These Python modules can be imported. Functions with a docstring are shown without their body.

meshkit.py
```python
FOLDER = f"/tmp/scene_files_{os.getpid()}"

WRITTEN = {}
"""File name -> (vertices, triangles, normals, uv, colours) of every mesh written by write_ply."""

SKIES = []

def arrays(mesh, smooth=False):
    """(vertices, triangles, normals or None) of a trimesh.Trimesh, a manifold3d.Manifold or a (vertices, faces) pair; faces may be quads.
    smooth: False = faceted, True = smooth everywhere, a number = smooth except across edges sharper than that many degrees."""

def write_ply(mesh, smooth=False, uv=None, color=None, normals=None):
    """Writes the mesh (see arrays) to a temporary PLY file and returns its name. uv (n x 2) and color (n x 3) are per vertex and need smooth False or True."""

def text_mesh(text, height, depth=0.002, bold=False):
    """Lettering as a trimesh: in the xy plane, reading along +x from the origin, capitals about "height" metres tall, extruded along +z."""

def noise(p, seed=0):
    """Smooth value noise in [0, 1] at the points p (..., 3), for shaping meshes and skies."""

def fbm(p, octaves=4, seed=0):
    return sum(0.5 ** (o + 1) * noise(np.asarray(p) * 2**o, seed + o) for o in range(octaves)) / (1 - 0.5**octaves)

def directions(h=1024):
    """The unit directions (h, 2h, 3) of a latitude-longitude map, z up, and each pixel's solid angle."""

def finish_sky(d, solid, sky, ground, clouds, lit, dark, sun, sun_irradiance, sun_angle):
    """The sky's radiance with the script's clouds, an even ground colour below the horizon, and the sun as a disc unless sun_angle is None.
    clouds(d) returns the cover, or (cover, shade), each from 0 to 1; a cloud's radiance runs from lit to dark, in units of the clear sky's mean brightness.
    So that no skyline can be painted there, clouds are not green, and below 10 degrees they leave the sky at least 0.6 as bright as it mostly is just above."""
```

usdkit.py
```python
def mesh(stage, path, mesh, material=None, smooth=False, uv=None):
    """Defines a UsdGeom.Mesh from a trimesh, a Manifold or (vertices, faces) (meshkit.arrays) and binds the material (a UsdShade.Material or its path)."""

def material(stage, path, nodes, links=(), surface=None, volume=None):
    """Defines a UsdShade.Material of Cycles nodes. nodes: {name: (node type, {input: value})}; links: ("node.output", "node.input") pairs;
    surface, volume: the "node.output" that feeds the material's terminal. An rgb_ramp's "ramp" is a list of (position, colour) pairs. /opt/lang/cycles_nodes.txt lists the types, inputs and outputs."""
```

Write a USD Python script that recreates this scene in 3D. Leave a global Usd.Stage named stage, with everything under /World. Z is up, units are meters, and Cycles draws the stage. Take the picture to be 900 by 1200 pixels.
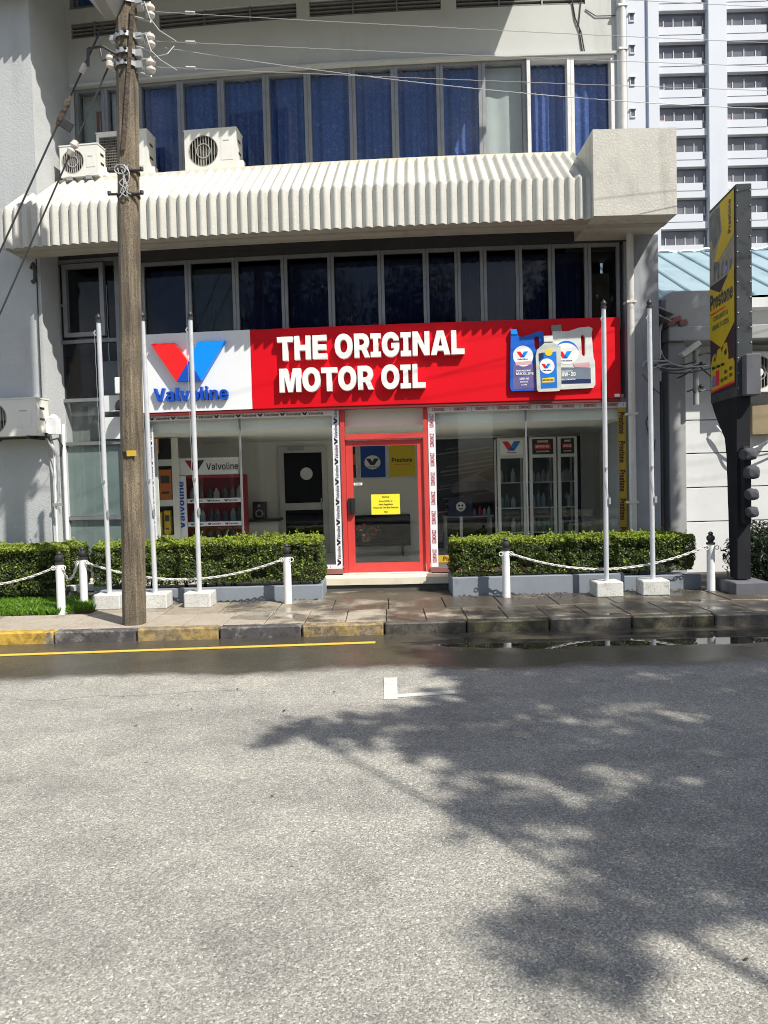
import math, random, glob
import numpy as np
import trimesh
import usdkit, meshkit
import shapely
from shapely.geometry import Polygon, Point, LineString
from shapely import affinity
from pxr import Usd, UsdGeom, UsdLux, UsdShade, Sdf, Gf, Vt

stage = Usd.Stage.CreateInMemory()
UsdGeom.SetStageUpAxis(stage, "Z")
UsdGeom.SetStageMetersPerUnit(stage, 1.0)
UsdGeom.Xform.Define(stage, "/World")
UsdGeom.Scope.Define(stage, "/World/Looks")

# ------------------------------------------------------------------ camera, sky, sun, exposure
CAM_H, PITCH, ROLL = 1.6, math.radians(-2.36), 0.026
EXPOSURE = 0.64
cam = UsdGeom.Camera.Define(stage, "/World/camera")
cam.CreateFocalLengthAttr(24.0)
cam.CreateHorizontalApertureAttr(24.0)
cam.CreateVerticalApertureAttr(32.0)
cam.CreateFocusDistanceAttr(10.0)
cam.CreateFStopAttr(0.0)
cam.CreateClippingRangeAttr(Gf.Vec2f(0.05, 2000))
cam.CreateExposureAttr(EXPOSURE)
fw = np.array([0, math.cos(PITCH), math.sin(PITCH)])
up0 = np.array([0, -math.sin(PITCH), math.cos(PITCH)])
rt0 = np.array([1.0, 0, 0])
rt = math.cos(ROLL) * rt0 - math.sin(ROLL) * up0
up = math.sin(ROLL) * rt0 + math.cos(ROLL) * up0
cam.AddTransformOp().Set(Gf.Matrix4d(*rt, 0, *up, 0, *(-fw), 0, 0, 0, CAM_H, 1))

SUN = np.array([1.0, -1.0, 1.68]); SUN /= np.linalg.norm(SUN)      # towards the sun: right, behind the camera
SUN_EL, SUN_ROT = math.asin(SUN[2]), math.atan2(SUN[0], SUN[1])
usdkit.material(stage, "/World/Looks/sky_look", {
    "sky": ("sky_texture", {"sky_type": "single_scattering", "sun_disc": False, "sun_elevation": SUN_EL, "sun_rotation": SUN_ROT, "altitude": 50.0, "aerosol_density": 1.5}),
    "tc": ("texture_coordinate", {}),
    "mp": ("mapping", {"scale": (1.6, 1.6, 4.5)}),
    "n": ("noise_texture", {"scale": 1.6, "detail": 7.0, "roughness": 0.6}),
    "r": ("rgb_ramp", {"ramp": [(0.0, (0, 0, 0)), (0.5, (0, 0, 0)), (0.68, (.8, .8, .8)), (1, (.9, .9, .9))]}),
    "m": ("mix_color", {"b": (9.5, 9.6, 9.8), "use_clamp": False}),
    "bg": ("background_shader", {"strength": 0.09})},
    [("tc.generated", "mp.vector"), ("mp.vector", "n.vector"), ("n.fac", "r.fac"), ("r.color", "m.fac"), ("sky.color", "m.a"), ("m.result", "bg.color")], surface="bg.background")
dome = UsdLux.DomeLight.Define(stage, "/World/sky")
UsdShade.MaterialBindingAPI.Apply(dome.GetPrim()).Bind(UsdShade.Material.Get(stage, "/World/Looks/sky_look"))
dome.GetPrim().SetCustomDataByKey("kind", "structure")
sun = UsdLux.DistantLight.Define(stage, "/World/sun")
sun.CreateNormalizeAttr(True)
sun.CreateIntensityAttr(1.1)
sun.CreateAngleAttr(0.53)
sun.CreateColorAttr(Gf.Vec3f(1.0, 0.955, 0.88))
zx = SUN; xx = np.cross([0, 0, 1.0], zx); xx /= np.linalg.norm(xx); yx = np.cross(zx, xx)
sun.AddTransformOp().Set(Gf.Matrix4d(*xx, 0, *yx, 0, *zx, 0, 0, 0, 30, 1))

# ------------------------------------------------------------------ scene tree helpers
used, LOC = {}, {}


def numbered(path):
    n = used.get(path, 0)
    used[path] = n + 1
    return path if n == 0 else f"{path}_{n:03d}"


def tag(path, label=None, cat=None, group=None, kind=None):
    p = stage.GetPrimAtPath(path)
    for k, v in (("label", label), ("category", cat), ("group", group), ("kind", kind)):
        if v:
            p.SetCustomDataByKey(k, v)
    return path


def thing(name, label=None, cat=None, loc=(0, 0, 0), group=None, kind=None):
    path = numbered("/World/" + name)
    x = UsdGeom.Xform.Define(stage, path)
    x.AddTranslateOp().Set(Gf.Vec3d(*map(float, loc)))
    x.AddRotateXYZOp().Set(Gf.Vec3f(0, 0, 0))
    LOC[path] = np.array(loc, float)
    return tag(path, label, cat, group, kind)


def cat(ms):
    V, F, n = [], [], 0
    for m in ms:
        v, f, _ = meshkit.arrays(m)
        V.append(v); F.append(f + n); n += len(v)
    return (np.vstack(V), np.vstack(F))


def obj(name, mesh, mat, parent=None, smooth=False, label=None, cat_=None, group=None, kind=None):
    """ONE Mesh prim, under parent or at top level; mesh vertices are given in world space."""
    if isinstance(mesh, list):
        mesh = cat(mesh)
    path = numbered((parent or "/World") + "/" + name)
    v, f, _ = meshkit.arrays(mesh)
    if parent:
        top = "/".join(path.split("/")[:3])
        v = v - LOC.get(top, np.zeros(3))
    usdkit.mesh(stage, path, trimesh.Trimesh(v, f, process=False) if smooth else (v, f), M[mat], smooth=smooth)
    return tag(path, label, cat_, group, kind)


def each(name, meshes, mat, parent=None, **k):
    for m in meshes:
        obj(name, m, mat, parent, **k)


def dup(src, loc, rz=0.0, label=None, group=None, tilt=(0, 0)):
    path = numbered(src)
    x = UsdGeom.Xform.Define(stage, path)
    x.GetPrim().GetReferences().AddInternalReference(src)
    x.GetPrim().SetInstanceable(True)
    x.GetPrim().GetAttribute("xformOp:translate").Set(Gf.Vec3d(*map(float, loc)))
    x.GetPrim().GetAttribute("xformOp:rotateXYZ").Set(Gf.Vec3f(float(tilt[0]), float(tilt[1]), float(rz)))
    return tag(path, label, None, group)


# ------------------------------------------------------------------ mesh helpers
QB = np.array([[0, 3, 2, 1], [4, 5, 6, 7], [0, 1, 5, 4], [1, 2, 6, 5], [2, 3, 7, 6], [3, 0, 4, 7]])


def tri(q):
    q = np.asarray(q)
    return np.vstack([q[:, [0, 1, 2]], q[:, [0, 2, 3]]])


def bx(x0, x1, y0, y1, z0, z1):
    v = np.array([[x0, y0, z0], [x1, y0, z0], [x1, y1, z0], [x0, y1, z0], [x0, y0, z1], [x1, y0, z1], [x1, y1, z1], [x0, y1, z1]], float)
    return v, tri(QB)


def rbox(x0, x1, y0, y1, z0, z1, r=0.01):
    """box with chamfered edges"""
    pts = []
    for x, sx in ((x0, 1), (x1, -1)):
        for y, sy in ((y0, 1), (y1, -1)):
            for z, sz in ((z0, 1), (z1, -1)):
                pts += [(x, y + sy * r, z + sz * r), (x + sx * r, y, z + sz * r), (x + sx * r, y + sy * r, z)]
    h = trimesh.convex.convex_hull(np.array(pts))
    return np.array(h.vertices), np.array(h.faces)


def tube(pts, r, n=8, caps=True):
    p = np.asarray(pts, float)
    rr = np.broadcast_to(r, (len(p),)).astype(float)
    t = np.gradient(p, axis=0); t /= np.linalg.norm(t, axis=1, keepdims=True) + 1e-12
    ref = np.array([0, 0, 1.0]) if abs(t[:, 2]).mean() < 0.8 else np.array([1.0, 0, 0])
    a = np.cross(t, ref); a /= np.linalg.norm(a, axis=1, keepdims=True) + 1e-12
    b = np.cross(t, a)
    an = np.arange(n) * 2 * np.pi / n
    v = p[:, None] + rr[:, None, None] * (np.cos(an)[None, :, None] * a[:, None] + np.sin(an)[None, :, None] * b[:, None])
    i, j = np.meshgrid(np.arange(len(p) - 1), np.arange(n), indexing="ij")
    q = np.stack([i * n + j, i * n + (j + 1) % n, (i + 1) * n + (j + 1) % n, (i + 1) * n + j], -1).reshape(-1, 4)
    v = v.reshape(-1, 3); f = tri(q)
    if caps:
        m = len(v)
        v = np.vstack([v, p[:1], p[-1:]])
        k = np.arange(n)
        f = np.vstack([f, np.c_[(k + 1) % n, k, np.full(n, m)], np.c_[m - n - 0 + k - 0, m - n + (k + 1) % n, np.full(n, m + 1)]])
    return v, f


def cyl(x, y, z0, z1, r0, r1=None, n=16):
    return tube([(x, y, z0), (x, y, z1)], [r0, r0 if r1 is None else r1], n)


def lathe(x, y, prof, n=16):
    prof = np.asarray(prof, float)
    an = np.arange(n) * 2 * np.pi / n
    v = np.stack([x + prof[:, :1] * np.cos(an), y + prof[:, :1] * np.sin(an), np.repeat(prof[:, 1:], n, 1)], -1).reshape(-1, 3)
    i, j = np.meshgrid(np.arange(len(prof) - 1), np.arange(n), indexing="ij")
    q = np.stack([i * n + j, i * n + (j + 1) % n, (i + 1) * n + (j + 1) % n, (i + 1) * n + j], -1).reshape(-1, 4)
    return v, tri(q)


def xf(m, R=None, t=(0, 0, 0)):
    v, f, _ = meshkit.arrays(m)
    return (v if R is None else v @ np.asarray(R).T) + np.asarray(t, float), f


def rotx(a): c, s = math.cos(a), math.sin(a); return np.array([[1, 0, 0], [0, c, -s], [0, s, c]])
def roty(a): c, s = math.cos(a), math.sin(a); return np.array([[c, 0, s], [0, 1, 0], [-s, 0, c]])
def rotz(a): c, s = math.cos(a), math.sin(a); return np.array([[c, -s, 0], [s, c, 0], [0, 0, 1]])


def ext(p, d):
    """polygon in xy, thickness d in z"""
    if not hasattr(p, "geoms") and not isinstance(p, Polygon):
        p = Polygon(p).buffer(0)
    out = [trimesh.creation.extrude_polygon(g, d, engine="earcut") for g in getattr(p, "geoms", [p]) if g.area > 1e-9]
    return cat(out)


def ell(cx, cy, rx, ry, n=24):
    a = np.arange(n) * 2 * np.pi / n
    return Polygon(np.c_[cx + rx * np.cos(a), cy + ry * np.sin(a)])


# the shop front stands on a gentle arc: u runs along it (u = 0 at x = 3), o is out towards the street, z up
RAD, XC, Y0 = 53.0, 3.0, 10.72


def W(m):
    v, f, _ = meshkit.arrays(m)
    a, r = v[:, 0] / RAD, RAD - v[:, 1]
    return np.c_[XC + r * np.sin(a), Y0 + RAD - r * np.cos(a), v[:, 2]], f


def P(u, o, z):
    a = u / RAD
    return np.array([XC + (RAD + o) * math.sin(a), Y0 + RAD - (RAD + o) * math.cos(a), z])


def fb(u0, u1, o0, o1, z0, z1, step=0.5):
    """box in wall coordinates, bent along the arc"""
    n = max(1, int(math.ceil((u1 - u0) / step)))
    us = np.linspace(u0, u1, n + 1)
    sec = np.array([(-o1, z0), (-o0, z0), (-o0, z1), (-o1, z1)])
    v = np.concatenate([np.c_[np.full(4, u), sec] for u in us])
    q = []
    for i in range(n):
        for k in range(4):
            a, b = i * 4 + k, i * 4 + (k + 1) % 4
            q.append((a, b + 0, b + 4, a + 4))
    q = [(a, d, c, b) for a, b, c, d in q]
    q += [(0, 1, 2, 3), (n * 4 + 3, n * 4 + 2, n * 4 + 1, n * 4)]
    return W((v, tri(q)))


def onfac(m, u, o, z):
    """xy drawing with thickness in +z, hung on the front"""
    v, f, _ = meshkit.arrays(m)
    return W((np.c_[u + v[:, 0], -(o + v[:, 2]), z + v[:, 1]], f))


def ony(m, x, y, z):
    v, f, _ = meshkit.arrays(m)
    return np.c_[x + v[:, 0], y - v[:, 2], z + v[:, 1]], f


def onx(m, x, y, z):
    """drawing facing -x, reading towards -y"""
    v, f, _ = meshkit.arrays(m)
    return np.c_[x - v[:, 2], y - v[:, 0], z + v[:, 1]], f


def rot2(m, a):
    return xf(m, rotz(a))


_F = {}


def glyph(text, weight):
    from PIL import Image, ImageDraw, ImageFont
    key = (text, weight)
    if key in _F:
        return _F[key]
    if weight not in _F:
        f = ImageFont.truetype(glob.glob("/opt/blender-*/*/datafiles/fonts/Inter.woff2")[0], 96)
        f.set_variation_by_axes([14 if weight < 800 else 28, weight])
        _F[weight] = f
    f = _F[weight]
    x0, y0, x1, y1 = f.getbbox(text, anchor="ls")
    im = Image.new("L", (x1 - x0 + 8, y1 - y0 + 8))
    ImageDraw.Draw(im).text((4 - x0, 4 - y0), text, 255, f, anchor="ls")
    on = np.pad(np.asarray(im) > 127, ((0, 0), (1, 1))).astype(np.int8)
    rows, st = np.nonzero(np.diff(on, axis=1) == 1)
    en = np.nonzero(np.diff(on, axis=1) == -1)[1]
    s = shapely.union_all(shapely.box(st, -rows - 1, en, -rows)).buffer(0.6).buffer(-0.6)
    s = affinity.affine_transform(s, [1 / 70, 0, 0, 1 / 70, (x0 - 4) / 70, (4 - y0) / 70])
    _F[key] = (s, f.getlength(text) / 70)
    return _F[key]


def text(t, h, d=0.002, weight=600, width=None, simp=0.012, split=False, slant=0.0, anchor="l"):
    """lettering in xy; capitals h tall; width squeezes the whole line to that length. split gives a list of one mesh per letter."""
    full, L = glyph(t, weight)
    x0, _, x1, _ = full.bounds
    sx = h if width is None else width / (x1 - x0)
    off = -x0 * sx
    if anchor == "c":
        off -= (x1 - x0) * sx / 2
    A = [sx, slant * h, 0, h, off, 0]
    if not split:
        return ext(affinity.affine_transform(full.simplify(simp), A), d)
    out = []
    f = _F[weight]
    for i, ch in enumerate(t):
        if ch == " ":
            continue
        g, _ = glyph(ch, weight)
        adv = (f.getlength(t[:i + 1]) - f.getlength(ch)) / 70
        out.append(ext(affinity.affine_transform(affinity.translate(g.simplify(simp * .6), adv, 0), A), d))
    return out


def emblem(s):
    """the two-armed V, s tall: left arm, right arm, foot"""
    left = Polygon([(-.535 * s, s), (.10 * s - .0 * s, s), (.02 * s - .02 * s, .5 * s), (-.33 * s, 0)])
    left = Polygon([(-.99 * s, s), (-.36 * s, s), (0, .5 * s), (-.33 * s, 0)])
    right = Polygon([(.99 * s, s), (.27 * s, s), (.02 * s, .56 * s), (.12 * s, .36 * s), (.27 * s, .1 * s), (.33 * s, 0)])
    foot = Polygon([(-.33 * s, 0), (.33 * s, 0), (.22 * s, .2 * s), (.1 * s, .36 * s), (0, .5 * s)])
    return left, right, foot


# ------------------------------------------------------------------ materials
M = {}


def mat(name, nodes, links, surface="p.BSDF", volume=None):
    M[name] = usdkit.material(stage, "/World/Looks/" + name, nodes, links, surface=surface, volume=volume)


def surf(name, c1, c2=None, scale=3.0, rough=0.6, lo=0.3, hi=0.7, bump=0.0, bscale=60.0, dist=0.004, metallic=0.0, spec=0.5,
         stain=None, sscale=(3, 3, .5), slo=.55, shi=.75, detail=6.0, speck=None, pscale=180.0, rvar=0.0):
    """painted or raw surface: two tones by noise, optional streak stain, optional fine specks, fine bump"""
    c2 = c2 or c1
    N = {"g": ("geometry", {}), "p": ("principled_bsdf", {"roughness": rough, "metallic": metallic, "specular_ior_level": spec}),
         "n": ("noise_texture", {"scale": scale, "detail": detail, "roughness": 0.6}), "r": ("rgb_ramp", {"ramp": [(0, c1), (lo, c1), (hi, c2), (1, c2)]})}
    L = [("g.position", "n.vector"), ("n.fac", "r.fac")]
    col = "r.color"
    if speck:
        N["pn"] = ("noise_texture", {"scale": pscale, "detail": 2.0})
        N["pr"] = ("rgb_ramp", {"ramp": [(0, (0, 0, 0)), (.55, (0, 0, 0)), (.68, (1, 1, 1)), (1, (1, 1, 1))]})
        N["pm"] = ("mix_color", {"b": speck})
        L += [("g.position", "pn.vector"), ("pn.fac", "pr.fac"), ("pr.color", "pm.fac"), (col, "pm.a")]
        col = "pm.result"
    if stain:
        N["sm"] = ("mapping", {"scale": sscale})
        N["sn"] = ("noise_texture", {"scale": 1.0, "detail": 7.0, "roughness": 0.65})
        N["sr"] = ("rgb_ramp", {"ramp": [(0, (0, 0, 0)), (slo, (0, 0, 0)), (shi, (1, 1, 1)), (1, (1, 1, 1))]})
        N["sx"] = ("mix_color", {"b": stain})
        L += [("g.position", "sm.vector"), ("sm.vector", "sn.vector"), ("sn.fac", "sr.fac"), ("sr.color", "sx.fac"), (col, "sx.a")]
        col = "sx.result"
    L.append((col, "p.base_color"))
    if rvar:
        N["rv"] = ("map_range", {"from_min": .3, "from_max": .7, "to_min": rough - rvar, "to_max": rough + rvar, "clamp": True})
        L += [("n.fac", "rv.value"), ("rv.result", "p.roughness")]
    if bump:
        N["bn"] = ("noise_texture", {"scale": bscale, "detail": 4.0})
        N["b"] = ("bump", {"strength": bump, "distance": dist})
        L += [("g.position", "bn.vector"), ("bn.fac", "b.height"), ("b.normal", "p.normal")]
    mat(name, N, L)


def glass(name, tint, mirror=1.0, base=0.04, rough=0.0):
    mat(name, {"lw": ("layer_weight", {"blend": 0.5}), "pw": ("math", {"math_type": "power", "value2": 5.0}),
               "ma": ("math", {"math_type": "multiply_add", "value2": (1 - base) * mirror, "value3": base * mirror}),
               "t": ("transparent_bsdf", {"color": tint}), "gl": ("glossy_bsdf", {"roughness": rough, "color": (1, 1, 1)}), "mx": ("mix_closure", {})},
        [("lw.facing", "pw.value1"), ("pw.value", "ma.value1"), ("ma.value", "mx.fac"), ("t.BSDF", "mx.closure1"), ("gl.BSDF", "mx.closure2")], surface="mx.closure")


def leafmat(name, stops, trans=(.25, .4, .04), tf=.3, rough=.45):
    mat(name, {"g": ("geometry", {}), "r": ("rgb_ramp", {"ramp": stops}), "p": ("principled_bsdf", {"roughness": rough, "specular_ior_level": .4}),
               "tr": ("translucent_bsdf", {}), "ml": ("mix_color", {"blend_type": "multiply", "fac": 1.0, "b": (1.2, 1.3, .6), "use_clamp": False}), "mx": ("mix_closure", {"fac": tf})},
        [("g.random_per_island", "r.fac"), ("r.color", "p.base_color"), ("r.color", "ml.a"), ("ml.result", "tr.color"), ("p.BSDF", "mx.closure1"), ("tr.BSDF", "mx.closure2")], surface="mx.closure")


# walls and concrete
surf("wall_grey", (.50, .52, .52), (.44, .46, .46), 1.5, .85, bump=.35, bscale=55, dist=.01, stain=(.36, .37, .36), sscale=(2.5, 2.5, .35), slo=.5, shi=.8)
surf("wall_rough", (.46, .475, .475), (.41, .425, .425), 3, .9, bump=.4, bscale=38, dist=.014, stain=(.34, .34, .33), sscale=(2, 2, .5), slo=.55, shi=.85)
surf("wall_upper", (.53, .54, .51), (.47, .48, .455), 1.0, .85, bump=.25, bscale=70, dist=.006, stain=(.34, .34, .32), sscale=(1.6, 1.6, .3), slo=.55, shi=.85)
surf("column_grey", (.33, .345, .37), (.27, .285, .31), 2.2, .8, bump=.25, bscale=45, dist=.006, stain=(.2, .21, .23), sscale=(6, 6, .6), slo=.55, shi=.75)
surf("cream_sheet", (.50, .495, .445), (.43, .425, .38), 2.5, .7, bump=.12, bscale=60, dist=.004, stain=(.36, .345, .295), sscale=(8, 8, .8), slo=.53, shi=.80, speck=(.53, .525, .48), pscale=40)
surf("box_concrete", (.52, .505, .44), (.44, .43, .385), 4, .85, bump=.5, bscale=40, dist=.01, stain=(.29, .28, .245), sscale=(4, 4, .9), slo=.52, shi=.78, speck=(.55, .535, .475), pscale=45)
surf("soffit_paint", (.40, .38, .33), (.33, .31, .27), 3, .85, stain=(.2, .19, .17), sscale=(3, 3, 3), slo=.6, shi=.8)
surf("dark_recess", (.035, .035, .035), (.05, .048, .045), 4, .9)  # shade of recesses and rooms behind put into the colour
surf("alu_frame", (.27, .275, .28), (.21, .215, .22), 6, .45, metallic=.35, stain=(.2, .2, .2), sscale=(8, 8, 2), slo=.6, shi=.8)
surf("alu_dark", (.22, .23, .235), (.17, .175, .18), 6, .45, metallic=.3)
surf("alu_white", (.66, .66, .64), (.56, .56, .54), 6, .4, metallic=.1, stain=(.35, .34, .32), sscale=(9, 9, 2), slo=.62, shi=.8)
surf("louvre", (.23, .23, .22), (.18, .18, .175), 8, .6)
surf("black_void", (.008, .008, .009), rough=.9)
surf("pipe_paint", (.60, .59, .55), (.50, .49, .46), 6, .6, stain=(.33, .32, .3), sscale=(6, 6, 1), slo=.58, shi=.75)
surf("white_pvc", (.78, .79, .79), (.70, .71, .71), 5, .45)
surf("dark_cable", (.03, .03, .032), rough=.6)
surf("grey_cable", (.42, .42, .42), (.3, .3, .3), 20, .5)
# sign
surf("sign_white", (.80, .815, .83), (.76, .775, .79), 1.2, .38)
surf("sign_red", (.67, .003, .012), (.63, .003, .010), 1.2, .45, spec=.22)
surf("sign_edge", (.20, .015, .015), rough=.5)
surf("letter_white", (.83, .825, .80), (.79, .785, .76), 5, .45, stain=(.55, .53, .49), sscale=(10, 10, 6), slo=.66, shi=.82)
surf("emblem_red", (.78, .012, .012), rough=.35)
surf("emblem_blue", (.0, .26, .85), rough=.35)
surf("emblem_navy", (.004, .07, .46), rough=.35)
surf("jug_blue", (.012, .13, .60), (.01, .10, .5), 5, .35)
surf("jug_white", (.70, .71, .68), (.60, .61, .59), 7, .35)
surf("jug_pale", (.58, .60, .52), (.5, .52, .46), 7, .35)
surf("jug_grey", (.22, .23, .22), rough=.4)
surf("label_navy", (.012, .025, .10), rough=.4)
surf("label_violet", (.10, .08, .24), (.15, .13, .32), 9, .4)
surf("label_slate", (.13, .17, .22), (.18, .22, .26), 9, .4)
surf("label_pink", (.62, .38, .40), rough=.4)
surf("label_yellow", (.78, .56, .02), rough=.4)
surf("label_blue", (.01, .17, .6), rough=.4)
surf("label_white", (.8, .8, .79), rough=.4)
# shop front
surf("door_red", (.60, .058, .050), (.52, .045, .04), 3, .45, stain=(.42, .06, .05), sscale=(7, 7, 2), slo=.6, shi=.8)
surf("sill_red", (.25, .10, .085), (.2, .08, .07), 6, .7)
surf("tape_white", (.80, .80, .82), (.75, .75, .78), 3, .5)
surf("tape_ink", (.012, .012, .03), rough=.5)
surf("tape_red", (.35, .03, .05), rough=.5)
surf("tape_yellow", (.55, .37, .03), (.48, .32, .03), 4, .5)
surf("ink_brown", (.07, .015, .012), rough=.5)
surf("paper_yellow", (.85, .72, .03), rough=.6)
surf("black_plastic", (.018, .018, .019), rough=.4)
surf("screen_black", (.006, .006, .008), rough=.5, spec=.08)
surf("matte_black", (.012, .012, .013), rough=.7, spec=.1)
surf("room_wall", (.84, .835, .78), (.80, .795, .745), 1, .8)
surf("room_ceiling", (.92, .915, .86), rough=.85)
surf("room_floor", (.78, .76, .72), (.72, .70, .66), 3, .25)
surf("white_plastic", (.74, .74, .72), (.68, .68, .66), 3, .4)
surf("display_red", (.30, .01, .02), rough=.45)
surf("product_dark", (.05, .055, .06), rough=.35)
surf("product_grey", (.33, .36, .36), rough=.35)
surf("product_teal", (.12, .21, .22), rough=.35)
surf("product_orange", (.62, .19, .03), (.5, .14, .03), 20, .5)
surf("product_yellow", (.6, .42, .03), rough=.4)
surf("product_pink", (.6, .03, .12), rough=.4)
surf("poster_blue", (.02, .075, .34), rough=.5, spec=.2)
surf("poster_yellow", (.78, .58, .04), rough=.5, spec=.2)
surf("mural_night", (.012, .015, .028), (.02, .025, .04), 1.5, .35)
surf("mural_blue", (.012, .014, .07), rough=.35)
surf("mural_streak", (.24, .26, .28), (.13, .14, .16), 3, .35)
surf("mural_car", (.26, .26, .30), (.08, .08, .11), 3, .3)
surf("flower_red", (.35, .03, .02), rough=.7)
surf("flower_cream", (.6, .55, .42), rough=.7)
surf("flower_green", (.04, .09, .03), rough=.7)
surf("film_teal", (.23, .285, .285), (.16, .21, .21), .9, .5, stain=(.30, .34, .33), sscale=(1.2, 1.2, .8), slo=.5, shi=.75)
surf("board_brown", (.13, .082, .05), (.10, .064, .04), 4, .8)
surf("board_white", (.72, .73, .72), (.64, .65, .64), 3, .7)
# street
surf("block_white", (.60, .60, .57), (.47, .47, .44), 6, .85, bump=.4, bscale=50, dist=.006, stain=(.2, .19, .15), sscale=(6, 6, 9), slo=.56, shi=.75, speck=(.35, .34, .3), pscale=60)
surf("planter_grey", (.215, .245, .28), (.18, .205, .235), 3, .75, bump=.25, bscale=60, dist=.005, stain=(.1, .11, .115), sscale=(5, 5, 4), slo=.6, shi=.8)
surf("pole_white", (.62, .64, .66), (.52, .54, .56), 8, .35, metallic=.25, stain=(.30, .24, .18), sscale=(14, 14, 4), slo=.6, shi=.8)
surf("post_white", (.78, .78, .78), (.68, .68, .67), 9, .55, stain=(.42, .4, .35), sscale=(12, 12, 7), slo=.62, shi=.8)
surf("chain_white", (.75, .74, .70), (.6, .59, .55), 25, .55)
surf("iron_black", (.02, .02, .021), (.03, .03, .03), 20, .5)
surf("cream_step", (.72, .67, .52), (.63, .58, .45), 3, .75, stain=(.45, .41, .32), sscale=(3, 3, 8), slo=.55, shi=.8)
surf("dark_step", (.12, .11, .095), (.08, .075, .065), 5, .85)
surf("soil", (.075, .055, .035), (.045, .034, .022), 8, .95, bump=.8, bscale=40, dist=.02)
surf("grit", (.13, .115, .09), (.07, .062, .048), 3.5, .9, bump=.7, bscale=70, dist=.012, stain=(.05, .052, .028), sscale=(3, 3, 3), slo=.5, shi=.7, speck=(.25, .23, .2), pscale=110)
surf("twig", (.07, .05, .032), (.04, .03, .02), 12, .9)
surf("ac_white", (.72, .71, .655), (.66, .65, .60), 3, .5, stain=(.5, .48, .42), sscale=(4, 4, 1), slo=.62, shi=.82)
surf("ac_grille", (.20, .19, .16), (.15, .14, .12), 5, .6)
surf("ac_bars", (.42, .41, .36), (.36, .35, .31), 5, .6)
surf("ac_fan", (.10, .095, .085), rough=.5)
surf("galv", (.45, .46, .46), (.33, .34, .34), 9, .5, metallic=.5)
surf("ceramic", (.62, .58, .52), (.5, .45, .40), 12, .3)
surf("tank_grey", (.30, .295, .27), (.24, .235, .215), 4, .7)
surf("totem_dark0", (.038, .04, .045), (.05, .053, .058), 3, .55, stain=(.075, .078, .082), sscale=(2, 2, 3), slo=.55, shi=.8)
surf("totem_side", (.07, .076, .078), (.05, .055, .058), 4, .85, spec=.12, stain=(.022, .024, .026), sscale=(5, 5, 6), slo=.55, shi=.72)
surf("totem_column", (.030, .031, .034), (.022, .023, .025), 4, .95, spec=.05, stain=(.042, .044, .046), sscale=(3, 3, 2), slo=.6, shi=.8)
surf("hood_grey", (.085, .087, .095), (.06, .062, .068), 5, .9, spec=.15, bump=.2, bscale=50, dist=.005)
surf("totem_grey", (.135, .138, .152), (.105, .108, .12), 5, .9, spec=.15, bump=.2, bscale=50, dist=.005)
surf("print_maroon", (.055, .035, .04), (.045, .028, .032), 2, .6, spec=.12)
surf("print_yellow", (.56, .41, .025), (.48, .35, .025), 4, .6, spec=.12)
surf("print_ochre", (.55, .33, .02), rough=.35)
surf("print_beige", (.34, .31, .25), (.22, .2, .16), 9, .6, spec=.12)
surf("print_grey", (.2, .2, .18), (.1, .1, .09), 6, .6, spec=.12)
surf("print_black", (.012, .012, .012), rough=.4)
surf("print_red", (.6, .02, .03), rough=.35)
surf("print_green", (.03, .09, .03), rough=.4)
surf("print_violet", (.16, .14, .34), rough=.4)
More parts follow.
